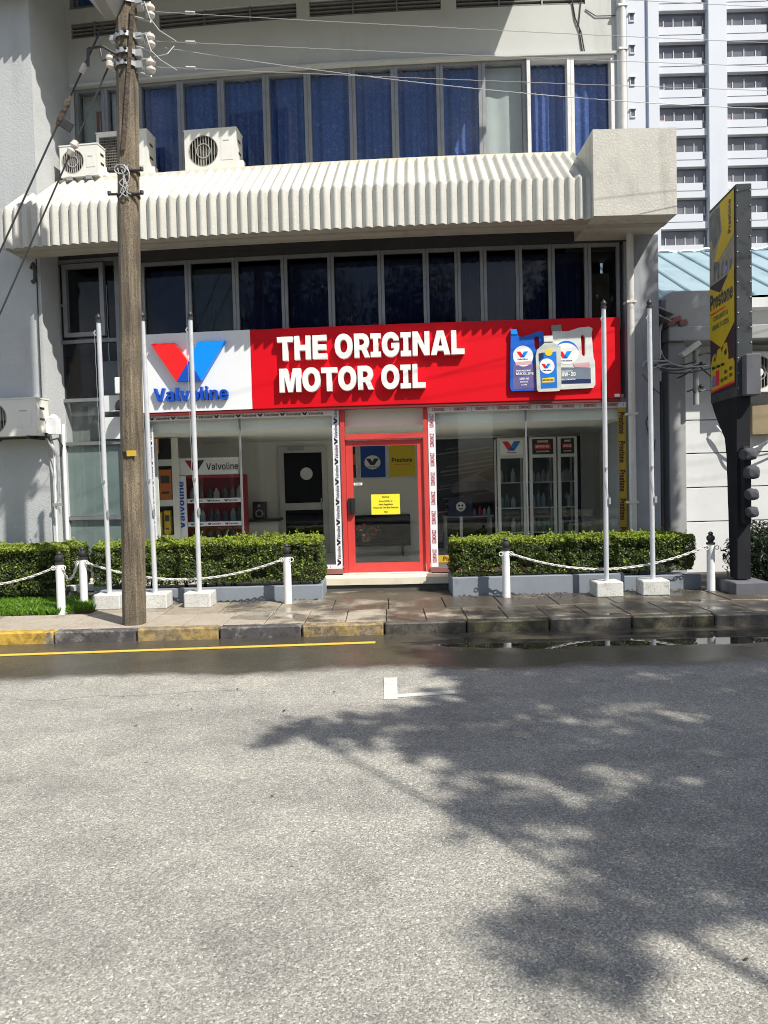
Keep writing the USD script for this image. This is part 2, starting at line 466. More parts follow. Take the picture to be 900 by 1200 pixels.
surf("house_white", (.66, .67, .66), (.58, .59, .585), 1.6, .85, bump=.25, bscale=40, dist=.006, stain=(.44, .44, .42), sscale=(2, 2, .6), slo=.55, shi=.85)
surf("house_shade_grey", (.34, .345, .34), (.29, .295, .29), 2, .85, bump=.25, bscale=40, dist=.006, stain=(.22, .22, .21), sscale=(2, 2, .5), slo=.55, shi=.8)  # house white with shade put into the colour; plain grey on lamp post
surf("roof_blue", (.34, .45, .48), (.28, .385, .425), 1.4, .45, metallic=.25, stain=(.20, .29, .32), sscale=(3, .5, 3), slo=.55, shi=.8)
surf("tower_white", (.56, .59, .63), (.53, .56, .605), .25, .7, stain=(.47, .50, .56), sscale=(.5, .5, .1), slo=.58, shi=.85)
surf("tower_groove", (.36, .42, .60), rough=.8)
surf("tower_post", (.45, .46, .46), rough=.5)
surf("tower_board", (.45, .2, .2), rough=.7)
surf("box_tan", (.27, .21, .12), (.22, .17, .1), 4, .7)
surf("yellow_line", (.72, .47, .05), (.62, .40, .05), 3, .7, bump=.3, bscale=120, dist=.004, stain=(.24, .19, .1), sscale=(10, 22, 1), slo=.53, shi=.72)
surf("white_mark", (.60, .60, .55), (.50, .50, .46), 5, .7, bump=.4, bscale=120, dist=.004, stain=(.25, .25, .235), sscale=(16, 16, 16), slo=.57, shi=.78)
surf("slab_gap", (.06, .055, .045), rough=.95)
surf("far_wall", (.20, .19, .17), (.16, .152, .138), .6, .85)
surf("far_window", (.03, .035, .04), rough=.2)
surf("bark", (.10, .075, .055), (.06, .045, .035), 9, .95, bump=.8, bscale=25, dist=.03)
glass("pane_clear", (.955, .97, .96), 1.0, .024)
glass("pane_grey", (.62, .66, .68), 1.0, .05)
glass("pane_dark", (.58, .60, .63), .8, .02, .03)
mat("tower_glass", {"p": ("principled_bsdf", {"base_color": (.05, .05, .06), "roughness": .12}), "g": ("geometry", {}), "n": ("noise_texture", {"scale": .35, "detail": 2.0}), "r": ("rgb_ramp", {"ramp": [(.3, (.06, .062, .075)), (.7, (.16, .16, .178))]})},
    [("g.position", "n.vector"), ("n.fac", "r.fac"), ("r.color", "p.base_color")])
leafmat("leaf_hedge", [(0, (.065, .095, .026)), (.4, (.165, .21, .045)), (.75, (.30, .355, .075)), (1, (.47, .50, .13))])
leafmat("leaf_young_lit", [(0, (.29, .36, .05)), (.5, (.42, .49, .07)), (1, (.56, .60, .12))], tf=.35)  # young leaves; sunlight on the hedge tops is put into their paler colour
leafmat("leaf_shrub", [(0, (.02, .035, .016)), (.6, (.05, .075, .03)), (1, (.11, .13, .06))])
leafmat("leaf_tree", [(0, (.02, .04, .01)), (1, (.06, .10, .02))])
leafmat("grass", [(0, (.12, .24, .02)), (.5, (.25, .42, .035)), (.85, (.40, .55, .07)), (1, (.48, .50, .12))], tf=.35)
leafmat("litter", [(0, (.05, .035, .02)), (.5, (.12, .08, .04)), (.8, (.2, .16, .07)), (1, (.07, .10, .03))], tf=.1)
# curtains: blue cloth with a crinkled weave and folds from the geometry
mat("curtain_blue", {"g": ("geometry", {}), "v": ("voronoi_texture", {"scale": 26.0, "feature": "f1", "randomness": 1.0}), "n": ("noise_texture", {"scale": 20.0, "detail": 4.0, "distortion": 1.6}),
                     "r": ("rgb_ramp", {"ramp": [(.32, (.028, .066, .26)), (.56, (.042, .10, .35)), (.64, (.07, .145, .43)), (.74, (.10, .20, .50))]}), "p": ("principled_bsdf", {"roughness": .75}), "tr": ("translucent_bsdf", {}), "mx": ("mix_closure", {"fac": .2})},
    [("g.position", "n.vector"), ("n.fac", "r.fac"), ("r.color", "p.base_color"), ("r.color", "tr.color"), ("p.BSDF", "mx.closure1"), ("tr.BSDF", "mx.closure2")], surface="mx.closure")
surf("curtain_grey", (.40, .43, .43), (.34, .37, .375), 4, .8)
surf("curtain_red", (.28, .10, .09), (.2, .1, .1), 14, .8)
surf("curtain_navy", (.05, .075, .25), (.03, .045, .16), 4, .8)
surf("curtain_dim", (.20, .22, .215), (.13, .145, .145), 5, .8)
# weathered pole: long vertical grain, pale splinters high up
mat("pole_wood", {"g": ("geometry", {}), "mp": ("mapping", {"scale": (26, 26, 1.3)}), "n": ("noise_texture", {"scale": 1.0, "detail": 8.0, "roughness": .7}),
                  "r": ("rgb_ramp", {"ramp": [(.28, (.052, .042, .030)), (.44, (.130, .108, .079)), (.58, (.20, .17, .128)), (.72, (.28, .242, .185))]}),
                  "sp": ("noise_texture", {"scale": 95.0, "detail": 3.0}), "sr": ("rgb_ramp", {"ramp": [(.40, (.38, .37, .35)), (.50, (1, 1, 1)), (.66, (1.35, 1.34, 1.3))]}), "mu": ("mix_color", {"blend_type": "multiply", "fac": .75, "use_clamp": False}),
                  "mp2": ("mapping", {"scale": (1.5, 1.5, .8)}), "n2": ("noise_texture", {"scale": 2.0, "detail": 3.0}), "r2": ("rgb_ramp", {"ramp": [(.35, (.6, .58, .56)), (.65, (1.15, 1.1, 1.0))]}), "mu2": ("mix_color", {"blend_type": "multiply", "fac": 1.0, "use_clamp": False}),
                  "b": ("bump", {"strength": .6, "distance": .02}), "p": ("principled_bsdf", {"roughness": .9})},
    [("g.position", "mp.vector"), ("mp.vector", "n.vector"), ("n.fac", "r.fac"), ("g.position", "sp.vector"), ("sp.fac", "sr.fac"), ("r.color", "mu.a"), ("sr.color", "mu.b"), ("g.position", "n2.vector"), ("n2.fac", "r2.fac"),
     ("mu.result", "mu2.a"), ("r2.color", "mu2.b"), ("mu2.result", "p.base_color"), ("n.fac", "b.height"), ("b.normal", "p.normal")])


def worn(name, paint, under, thr=.5, rough=.75):
    mat(name, {"g": ("geometry", {}), "n": ("noise_texture", {"scale": 5.5, "detail": 9.0, "roughness": .72}), "r": ("rgb_ramp", {"ramp": [(thr - .03, (0, 0, 0)), (thr + .05, (1, 1, 1))]}),
               "n2": ("noise_texture", {"scale": 90.0, "detail": 3.0}), "u": ("rgb_ramp", {"ramp": [(.35, tuple(.45 * c for c in under)), (.65, under)]}), "m": ("mix_color", {"a": paint}), "n3": ("noise_texture", {"scale": 14.0, "detail": 8.0, "roughness": .7}), "r3": ("rgb_ramp", {"ramp": [(.40, (.45, .42, .38)), (.56, (1, 1, 1))]}), "m3": ("mix_color", {"blend_type": "multiply", "fac": .85, "use_clamp": False}),
               "b": ("bump", {"strength": .5, "distance": .008}), "p": ("principled_bsdf", {"roughness": rough})},
        [("g.position", "n.vector"), ("n.fac", "r.fac"), ("g.position", "n2.vector"), ("n2.fac", "u.fac"), ("r.color", "m.fac"), ("u.color", "m.b"), ("m.result", "m3.a"), ("g.position", "n3.vector"), ("n3.fac", "r3.fac"), ("r3.color", "m3.b"), ("m3.result", "p.base_color"), ("n2.fac", "b.height"), ("b.normal", "p.normal")])


worn("kerb_yellow_fresh", (.54, .35, .05), (.30, .26, .2), .57)
worn("kerb_yellow", (.37, .27, .10), (.33, .26, .16), .46)
worn("kerb_black", (.075, .07, .072), (.30, .28, .25), .545)
worn("kerb_plain", (.085, .08, .07), (.15, .142, .122), .5, .45)
worn("kerb_mossy", (.105, .098, .055), (.075, .075, .06), .5, .45)

# ------------------------------------------------------------------ wet road and pavement looks
def mathn(kind, v1=None, v2=None, v3=None, clamp=False):
    d = {"math_type": kind, "use_clamp": clamp}
    for k, v in (("value1", v1), ("value2", v2), ("value3", v3)):
        if v is not None:
            d[k] = v
    return ("math", d)


mat("asphalt", {
    "g": ("geometry", {}), "s": ("separate_xyz", {}),
    # chippings
    "v": ("voronoi_texture", {"scale": 118.0, "feature": "f1"}), "vb": ("rgb_to_bw", {}),
    "cr": ("rgb_ramp", {"ramp": [(0, (.16, .154, .136)), (.3, (.24, .232, .206)), (.62, (.318, .307, .273)), (.84, (.415, .402, .358)), (1, (.64, .624, .565))]}),
    "fn": ("noise_texture", {"scale": 135.0, "detail": 8.0, "roughness": .85}), "fr": ("rgb_ramp", {"ramp": [(.38, (.30, .30, .30)), (.5, (1, 1, 1)), (.62, (1.8, 1.79, 1.74))]}), "m1": ("mix_color", {"blend_type": "multiply", "fac": .8, "use_clamp": False}),
    # broad patches, tyre-dark bands along the road
    "mp": ("mapping", {"scale": (.35, 1.1, 1)}), "bn": ("noise_texture", {"scale": 1.0, "detail": 6.0, "roughness": .6}), "br": ("rgb_ramp", {"ramp": [(.3, (.78, .78, .79)), (.5, (1, 1, 1)), (.72, (1.15, 1.14, 1.10))]}), "m2": ("mix_color", {"blend_type": "multiply", "fac": 1.0, "use_clamp": False}),
    "mn": ("noise_texture", {"scale": 2.7, "detail": 7.0, "distortion": .8}), "mr": ("rgb_ramp", {"ramp": [(.33, (.86, .86, .865)), (.5, (1, 1, 1)), (.67, (1.08, 1.08, 1.07))]}), "m3": ("mix_color", {"blend_type": "multiply", "fac": 1.0, "use_clamp": False}),
    # gum and tar spots
    "sv": ("voronoi_texture", {"scale": 2.4, "feature": "f1"}), "sn": ("noise_texture", {"scale": 30.0, "detail": 2.0}), "sa": mathn("multiply_add", None, .085, -.018), "sl": mathn("less_than"), "sc": mathn("multiply", None, .75), "m4": ("mix_color", {"b": (.035, .034, .033)}),
    # hairline crack
    "cn": ("noise_texture", {"scale": 3.0, "detail": 6.0}), "c1": mathn("multiply_add", None, .22, 5.86), "c2": mathn("multiply_add", None, .07), "c3": mathn("subtract"), "c4": mathn("absolute"), "c5": mathn("less_than", None, .006), "c6": mathn("less_than", None, -1.15), "c7": mathn("multiply"), "c8": mathn("multiply", None, .7), "m5": ("mix_color", {"b": (.06, .058, .055)}),
    # wet gutter
    "wn": ("noise_texture", {"scale": .85, "detail": 7.0, "roughness": .62}), "w1": mathn("multiply_add", None, .95), "w2": ("map_range", {"range_type": "smoothstep", "from_min": 6.72, "from_max": 7.05, "clamp": True}),
    "wm": ("mix_color", {"blend_type": "multiply", "b": (.215, .20, .178)}),
    # standing water
    "pm": ("mapping", {"scale": (.55, 1.8, 1)}), "pn": ("noise_texture", {"scale": 1.5, "detail": 4.0, "roughness": .5}), "px": ("map_range", {"from_min": -1.3, "from_max": .9, "to_min": -.55, "to_max": .12, "clamp": True}), "pa": mathn("subtract", None, 7.40), "pb": mathn("absolute"), "pd": mathn("multiply", None, -1.0), "p1": mathn("multiply_add", None, 1.35), "p2": mathn("add"), "p3": ("map_range", {"range_type": "smoothstep", "from_min": .555, "from_max": .625, "clamp": True}),
    "pc": ("mix_color", {"b": (.022, .020, .017)}),
    "r1": ("mix_float", {"a": .92, "b": .24}), "r2": ("mix_float", {"b": .02}),
    "b0": ("mix_float", {"a": .6, "b": .16}), "bs": ("mix_float", {"b": .0}), "bh": mathn("multiply_add", None, -.8), "b": ("bump", {"distance": .008}),
    "p": ("principled_bsdf", {"specular_ior_level": .5})},
    [("g.position", "s.vector"), ("g.position", "v.vector"), ("v.color", "vb.color"), ("vb.val", "cr.fac"), ("g.position", "fn.vector"), ("fn.fac", "fr.fac"), ("cr.color", "m1.a"), ("fr.color", "m1.b"),
     ("g.position", "mp.vector"), ("mp.vector", "bn.vector"), ("bn.fac", "br.fac"), ("m1.result", "m2.a"), ("br.color", "m2.b"), ("g.position", "mn.vector"), ("mn.fac", "mr.fac"), ("m2.result", "m3.a"), ("mr.color", "m3.b"),
     ("g.position", "sv.vector"), ("g.position", "sn.vector"), ("sn.fac", "sa.value1"), ("sv.distance", "sl.value1"), ("sa.value", "sl.value2"), ("sl.value", "sc.value1"), ("m3.result", "m4.a"), ("sc.value", "m4.fac"),
     ("g.position", "cn.vector"), ("cn.fac", "c1.value1"), ("s.x", "c2.value1"), ("c1.value", "c2.value3"), ("s.y", "c3.value1"), ("c2.value", "c3.value2"), ("c3.value", "c4.value1"), ("c4.value", "c5.value1"), ("s.x", "c6.value1"), ("c5.value", "c7.value1"), ("c6.value", "c7.value2"), ("c7.value", "c8.value1"), ("m4.result", "m5.a"), ("c8.value", "m5.fac"),
     ("g.position", "wn.vector"), ("wn.fac", "w1.value1"), ("s.y", "w1.value3"), ("w1.value", "w2.value"), ("w2.result", "wm.fac"), ("m5.result", "wm.a"),
     ("g.position", "pm.vector"), ("pm.vector", "pn.vector"), ("pn.fac", "p1.value1"), ("s.y", "pa.value1"), ("pa.value", "pb.value1"), ("pb.value", "pd.value1"), ("pd.value", "p1.value3"), ("s.x", "px.value"), ("p1.value", "p2.value1"), ("px.result", "p2.value2"), ("p2.value", "p3.value"),
     ("p3.result", "pc.fac"), ("wm.result", "pc.a"), ("pc.result", "p.base_color"), ("w2.result", "r1.fac"), ("r1.result", "r2.a"), ("p3.result", "r2.fac"), ("r2.result", "p.roughness"),
     ("w2.result", "b0.fac"), ("b0.result", "bs.a"), ("p3.result", "bs.fac"), ("bs.result", "b.strength"), ("v.distance", "bh.value1"), ("fn.fac", "bh.value3"), ("bh.value", "b.height"), ("b.normal", "p.normal")])


def slabmat(name, dry1, dry2, wet, thr, pool=9.0):
    mat(name, {
        "g": ("geometry", {}), "s": ("separate_xyz", {}), "oi": ("object_info", {}),
        "n": ("noise_texture", {"scale": 5.0, "detail": 8.0, "roughness": .68}), "r": ("rgb_ramp", {"ramp": [(.3, dry1), (.7, dry2)]}),
        "f": ("noise_texture", {"scale": 130.0, "detail": 3.0}), "fr": ("rgb_ramp", {"ramp": [(.35, (.72, .72, .72)), (.65, (1.15, 1.15, 1.15))]}), "m": ("mix_color", {"blend_type": "multiply", "fac": .8, "use_clamp": False}),
        "wn": ("noise_texture", {"scale": 2.1, "detail": 9.0, "roughness": .66}), "wr": mathn("multiply_add", None, .06), "wx": ("map_range", {"from_min": -2.2, "from_max": .8, "to_min": -.15, "to_max": .13, "clamp": True}), "wa": mathn("add"),
        "wv": ("map_range", {"range_type": "smoothstep", "from_min": thr - .04, "from_max": thr + .18, "clamp": True}), "wm": ("mix_color", {"b": wet}), "wf": ("mix_color", {"blend_type": "multiply", "fac": .6, "use_clamp": False}),
        "pn": ("noise_texture", {"scale": 1.15, "detail": 2.0}), "pv": ("map_range", {"range_type": "smoothstep", "from_min": pool, "from_max": pool + .03, "clamp": True}),
        "r1": ("mix_float", {"a": .9, "b": .30}), "r2": ("mix_float", {"b": .03}), "bs": ("mix_float", {"a": .45, "b": .02}), "b": ("bump", {"distance": .006}), "p": ("principled_bsdf", {})},
        [("g.position", "s.vector"), ("g.position", "n.vector"), ("n.fac", "r.fac"), ("g.position", "f.vector"), ("f.fac", "fr.fac"), ("r.color", "m.a"), ("fr.color", "m.b"),
         ("g.position", "wn.vector"), ("oi.random", "wr.value1"), ("wn.fac", "wr.value3"), ("s.x", "wx.value"), ("wr.value", "wa.value1"), ("wx.result", "wa.value2"), ("wa.value", "wv.value"),
         ("wv.result", "wm.fac"), ("m.result", "wm.a"), ("wm.result", "wf.a"), ("fr.color", "wf.b"), ("wf.result", "p.base_color"), ("g.position", "pn.vector"), ("pn.fac", "pv.value"),
         ("wv.result", "r1.fac"), ("r1.result", "r2.a"), ("pv.result", "r2.fac"), ("r2.result", "p.roughness"), ("pv.result", "bs.fac"), ("bs.result", "b.strength"), ("f.fac", "b.height"), ("b.normal", "p.normal")])


slabmat("paving", (.31, .27, .21), (.42, .37, .30), (.090, .076, .056), .50, .585)
slabmat("paving_back", (.25, .215, .16), (.34, .295, .23), (.076, .064, .047), .43, .60)

# ------------------------------------------------------------------ ground, road, markings, kerb, pavement
KERB_Y = 7.9
obj("ground", bx(-420, 420, -420, 420, -.6, -.05), "soil", kind="structure")
obj("road", bx(-60, 60, -6.2, KERB_Y + .02, -.04, 0), "asphalt", kind="structure")
obj("far_pavement", bx(-60, 60, -12, -6.2, -.04, .12), "far_wall", kind="structure")


def sheet(pts, z=.004, t=.003):
    return xf(ext(Polygon(pts), t), t=(0, 0, z - t + .002))


obj("yellow_line", sheet([(-7.5, 7.195), (-.12, 7.485), (-.118, 7.565), (-7.5, 7.275)]), "yellow_line", label="yellow no-parking line painted along the gutter", cat_="road marking")
obj("white_corner_mark", sheet([(-.038, 5.545), (.066, 5.545), (.066, 5.585), (.497, 5.645), (.49, 5.725), (.066, 5.665), (.070, 6.15), (-.034, 6.15)]), "white_mark", label="white painted L-shaped parking corner mark on the asphalt", cat_="road marking")

rng = random.Random(7)
kerb = thing("kerb", kind="structure")
KJ = [-.03 + .857 * k for k in range(-11, 13)]
looks = {-4: "kerb_black", -3: "kerb_yellow", -5: "kerb_yellow_fresh", -2: "kerb_black", -1: "kerb_yellow", 0: "kerb_plain", 1: "kerb_mossy", 2: "kerb_plain", 3: "kerb_mossy", 4: "kerb_plain"}
look_words = {"kerb_black": "kerb stone painted black, paint worn", "kerb_yellow": "kerb stone painted yellow, paint worn", "kerb_yellow_fresh": "kerb stone painted bright yellow"}
for i, x in enumerate(KJ):
    k = i - 11
    lk = looks.get(k, "kerb_plain" if k > 0 else ("kerb_black" if k % 2 == 0 else "kerb_yellow"))
    dy, dz = rng.uniform(-.006, .006), rng.uniform(-.004, .004)
    obj("kerb_stone", rbox(x + .008, x + .849, KERB_Y + dy, KERB_Y + .15 + dy, -.1, .122 + dz, .014), lk, kerb, label=look_words.get(lk))

pav = thing("pavement", kind="structure")
obj("bed", bx(-12, 14, KERB_Y + .152, 11.6, -.05, .098), "slab_gap", pav)


def slab(x0, x1, y0, y1, m):
    tilt = [rng.uniform(-.0025, .0025) for _ in range(4)]
    v, f = rbox(x0, x1, y0, y1, .06, .12, .006)
    s = (v[:, 0] - x0) / (x1 - x0); t = (v[:, 1] - y0) / (y1 - y0)
    v[:, 2] += np.where(v[:, 2] > .1, tilt[0] * (1 - s) * (1 - t) + tilt[1] * s * (1 - t) + tilt[2] * s * t + tilt[3] * (1 - s) * t, 0)
    obj("paving_slab", (v, f), m, pav)


x = -2.16 - .44 * 1
while x < 5.6:
    w = .43 + rng.uniform(-.006, .006)
    slab(x + .005, x + w - .005, 8.062, 8.79, "paving"); x += w
x = -2.6
for w in (.86, .94, .9):
    slab(x - w + .006, x - .006, 8.062, 8.985, "paving"); x -= w
slab(-6.6, x - .006, 8.062, 8.985, "paving")
x = -2.6
slab(-3.5, x - .006, 8.998, 9.6, "paving_back")
while x < 5.6:
    w = .655 + rng.uniform(-.01, .01)
    slab(x + .006, x + w - .006, 8.80, 9.60, "paving_back"); x += w
obj("apron", bx(-.85, .83, 9.606, 10.30, .05, .116), "paving_back", pav)
obj("dirt_strip", bx(.9, 5.6, 9.606, 9.80, .03, .112), "grit", pav)
obj("dirt_strip", bx(-3.5, -.85, 9.606, 9.80, .03, .112), "grit", pav)
obj("lawn_soil", sheet([(-9, 8.995), (-4.4, 8.995), (-3.52, 9.2), (-3.52, 9.9), (-9, 10.9)], .125, .03), "soil", kind="structure")


def blades(n, region, h0, h1, w, seed, z=.12, flat=.0):
    r = np.random.default_rng(seed)
    minx, miny, maxx, maxy = region.bounds
    p = r.uniform((minx, miny), (maxx, maxy), (n * 3, 2))
    p = p[shapely.contains_xy(region, p[:, 0], p[:, 1])][:n]
    n = len(p)
    a = r.uniform(0, 2 * np.pi, n); h = r.uniform(h0, h1, n); ww = w * r.uniform(.6, 1.4, n)
    d = np.c_[np.cos(a), np.sin(a)]; lean = h * r.uniform(.2, .9 + flat, n); b = r.uniform(0, 2 * np.pi, n); l = np.c_[np.cos(b), np.sin(b)] * lean[:, None]
    base = np.c_[p, np.full(n, z)]
    v = np.stack([base + np.c_[-d * ww[:, None], np.zeros(n)], base + np.c_[d * ww[:, None], np.zeros(n)],
                  base + np.c_[d * ww[:, None] * .9 + l * .45, h * .62], base + np.c_[-d * ww[:, None] * .9 + l * .45, h * .62], base + np.c_[l, h]], 1).reshape(-1, 3)
    k = np.arange(n)[:, None] * 5
    return v, np.vstack([k + [0, 1, 2], k + [0, 2, 3], k + [3, 2, 4]])


grass_area = Polygon([(-7, 9.0), (-4.4, 9.0), (-3.95, 9.06), (-3.55, 9.24), (-3.5, 9.62), (-3.7, 10.1), (-7, 10.5)])
obj("grass", blades(24000, grass_area, .03, .10, .009, 3, .11, .5), "grass", kind="stuff", label="bright green grass and low weeds under the left hedge", cat_="grass")
lit = np.random.default_rng(5)


def litter(n, x0, x1, y0, y1, z, seed, s=.018):
    r = np.random.default_rng(seed)
    c = np.c_[r.uniform(x0, x1, n), y1 - (y1 - y0) * r.beta(1, 2.2, n), np.full(n, z) + r.uniform(.001, .008, n)]
    a = r.uniform(0, 2 * np.pi, n); L = s * r.uniform(.4, 1.3, n); e = np.c_[np.cos(a), np.sin(a), r.uniform(-.3, .3, n)] * L[:, None]; g = np.c_[-np.sin(a), np.cos(a), r.uniform(-.3, .3, n)] * L[:, None] * .5
    v = np.stack([c - e, c - g, c + e, c + g], 1).reshape(-1, 3); k = np.arange(n)[:, None] * 4
    return v, np.vstack([k + [0, 1, 2], k + [0, 2, 3]])


obj("leaf_litter", cat([litter(900, .9, 5.4, 9.1, 9.75, .122, 1), litter(260, -3.4, -.8, 9.2, 9.72, .122, 2), litter(120, -5, 5.5, 8.1, 9.3, .122, 3, .012), litter(46, -4.5, 4.5, 2.1, 7.6, .003, 6, .016), litter(60, -5, 5, 7.3, 7.88, .003, 7, .014)]), "litter", kind="stuff", label="dead leaves and grit scattered at the planters and on the road", cat_="leaf litter")

# ------------------------------------------------------------------ the shop building
B = thing("shop_building", "grey office building with scalloped cream canopy and shop at street level", "building", (0, 10.8, 0))


def corr(u0, u1, path, period=.133, amp=.027, th=.016, per=8):
    """corrugated sheet: path of (o, z) swept along the wall, ribs running down the path"""
    n = int(round((u1 - u0) / period * per)) + 1
    us = np.linspace(u0, u1, n)
    ph = (us - u0) / period * 2 * np.pi
    prof = amp * (1 - 2 * ((1 + np.cos(ph)) / 2) ** 1.5)
    path = np.array(path, float)
    t = np.diff(path, axis=0); t /= np.linalg.norm(t, axis=1, keepdims=True)
    nr = np.c_[t[:, 1], -t[:, 0]]
    nv = np.vstack([nr[:1], (nr[:-1] + nr[1:]), nr[-1:]]); nv /= np.linalg.norm(nv, axis=1, keepdims=True)
    V = []
    for s in (0, -th):
        q = path[None] + nv[None] * (prof + s)[:, None, None]
        V.append(np.stack([np.repeat(us[:, None], len(path), 1), -q[..., 0], q[..., 1]], -1))
    k = len(path)
    V = np.concatenate([V[0].reshape(-1, 3), V[1].reshape(-1, 3)])
    i, j = np.meshgrid(np.arange(n - 1), np.arange(k - 1), indexing="ij")
    a = (i * k + j).ravel(); q0 = np.stack([a, a + k, a + k + 1, a + 1], 1)
    off = n * k
    F = [q0, q0[:, ::-1] + off]
    ii = np.arange(n - 1) * k
    F.append(np.stack([ii, ii + off, ii + off + k, ii + k], 1))                      # bottom lip
    F.append(np.stack([ii + k - 1, ii + 2 * k - 1, ii + off + 2 * k - 1, ii + off + k - 1], 1))
    for e in (0, (n - 1) * k):
        jj = e + np.arange(k - 1)
        F.append(np.stack([jj, jj + 1, jj + 1 + off, jj + off], 1))
    return W((V, tri(np.vstack(F))))


def bow(z):  # slight unevenness
    return z


FASCIA = [(.865, 4.835), (.865, 5.1), (.865, 5.34), (.845, 5.375), (.42, 5.70), (0.0, 6.01)]
UPF = [(.865, 8.38), (.865, 8.9), (.845, 8.92), (.42, 9.24), (0, 9.56)]
cn = obj("canopy", corr(-7.92, -.285, FASCIA), "cream_sheet", B, smooth=35, label="scalloped cream sheet canopy over the shop")
each("soffit", [fb(-7.9, -.285, .52, .835, 4.84, 4.865), fb(-7.9, -.285, .50, .54, 4.80, 4.839)], "soffit_paint", cn)
obj("soffit_trim", [fb(-7.9, .74, .54, .68, 4.815, 4.838)], "soffit_paint", cn)
obj("canopy_edge", fb(-7.945, -7.921, .02, .86, 4.84, 5.36), "cream_sheet", cn)
obj("upper_canopy", corr(-9.4, -.30, UPF), "cream_sheet", B, smooth=35)
obj("upper_ledge", fb(-9.4, -.3, -.52, .05, 9.48, 9.55), "cream_step", B)  # added out of view to keep sun off the wall below
obj("upper_soffit", fb(-9.4, -.3, .50, .835, 8.385, 8.41), "soffit_paint", B)
# concrete end box of the canopy
obj("canopy_end_box", [fb(-.281, .74, -.55, 1.0, 4.825, 5.885, .3)], "box_concrete", B, label="square concrete block ending the canopy")
# wall behind, over the lower windows, ledge of the air conditioners
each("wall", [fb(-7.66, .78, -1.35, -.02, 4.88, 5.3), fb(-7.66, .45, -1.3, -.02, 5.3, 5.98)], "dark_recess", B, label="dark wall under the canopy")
obj("ledge", fb(-7.6, -.285, -.5, .02, 5.96, 6.03), "cream_step", B)
WALLZ = 7.575
each("wall", [fb(-7.66, .5, -.95, -.5, WALLZ, 8.3), fb(-7.66, .5, -.95, -.5, 8.53, 8.73), fb(-7.66, .5, -.95, -.5, 9.5, 12.0), fb(-7.66, -7.585, -.95, -.5, 8.3, 8.53), fb(-6.83, -6.19, -.95, -.5, 8.3, 8.53), fb(-4.12, -3.93, -.95, -.5, 8.3, 8.53), fb(-2.02, -1.8, -.95, -.5, 8.3, 8.53), fb(0.05, .5, -.95, -.5, 8.3, 8.53), fb(-7.66, -7.6, -.95, -.5, 8.73, 9.5), fb(-6.3, .5, -.95, -.5, 8.73, 9.5), fb(.452, .5, -.95, -.5, 5.9, WALLZ), fb(-7.66, -7.6, -.95, -.52, 5.98, WALLZ)], "wall_upper", B)
obj("string_course", fb(-7.6, .5, -.5, -.44, WALLZ, WALLZ + .035), "wall_upper", B)
for u0, u1 in ((-7.585, -6.83), (-6.19, -4.12), (-3.93, -2.02), (-1.8, .05)):
    lv = obj("vent", fb(u0, u1, -.9, -.62, 8.3, 8.53), "black_void", B)
    n = 2 if u1 - u0 > 1 else 1
    for k in range(4):
        z = 8.315 + .055 * k
        obj("slat", xf(fb(u0, u1, -.6, -.515, z, z + .014)), "louvre", lv)
    for k in range(1, n + 1):
        uu = u0 + (u1 - u0) * k / (n + 1)
        obj("divider", fb(uu - .012, uu + .012, -.6, -.505, 8.3, 8.53), "alu_frame", lv)
# fin wall on the left, with a lean pipe
obj("wall", [fb(-13, -7.66, -1.4, .45, -.05, 12.5)], "wall_rough", B, label="rough grey side wall projecting at the left")
# upper windows
UM = [-7.585, -7.11, -6.57, -5.92, -5.3, -4.62, -4.0, -3.34, -2.72, -2.06, -1.45, -.81, -.18, .45]
rr = np.random.default_rng(11)


def curtain(u0, u1, o, z0, z1, amp, waves, phase=0.0):
    n = max(12, int((u1 - u0) / .012))
    us = np.linspace(u0, u1, n)
    d = amp * (np.sin((us - u0) / (u1 - u0) * waves * 2 * np.pi + phase) + .5 * np.sin((us - u0) / (u1 - u0) * waves * 4.7 + 1.3))
    V = np.concatenate([np.c_[us, -(o + d), np.full(n, z0)], np.c_[us, -(o + .6 * d), np.full(n, z1)]])
    i = np.arange(n - 1)
    return W((V, tri(np.stack([i, i + 1, i + 1 + n, i + n], 1))))


for k in range(len(UM) - 1):
    u0, u1 = UM[k], UM[k + 1]
    bright = k >= 11  # sunlit end windows: sunlight put into a paler frame colour
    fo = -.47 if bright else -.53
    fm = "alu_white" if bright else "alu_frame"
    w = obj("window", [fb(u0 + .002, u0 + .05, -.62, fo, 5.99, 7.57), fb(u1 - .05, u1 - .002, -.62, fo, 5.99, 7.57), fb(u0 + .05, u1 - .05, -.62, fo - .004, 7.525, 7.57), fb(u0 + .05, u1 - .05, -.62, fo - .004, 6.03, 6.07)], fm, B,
            label="window with paler frame, sunlight put into its colour" if bright else None)
    obj("pane", fb(u0 + .05, u1 - .05, -.60, -.592, 6.07, 7.525), "pane_clear", w)
    if k in (0, 10):
        obj("curtain", curtain(u0 + .04, u1 - .04, -.70, 6.0, 7.55, .008, 2), "curtain_grey", w)
        if k == 0:
            obj("curtain", curtain(u0 + .26, u1 - .08, -.685, 6.0, 7.3, .012, 2), "curtain_red", w, label="strip of reddish curtain")
    elif k == 1:
        obj("curtain", curtain(u0 + .04, u1 - .04, -.70, 6.0, 7.55, .012, 3), "curtain_grey", w)
    else:
        obj("curtain", curtain(u0 + .03, u1 - .03, -.70, 6.0, 7.555, .028, 4 + k % 3, rr.uniform(0, 6)), "curtain_blue", w)
obj("upper_room", [fb(-7.6, .45, -1.5, -1.3, 5.98, 9.6)], "dark_recess", B)
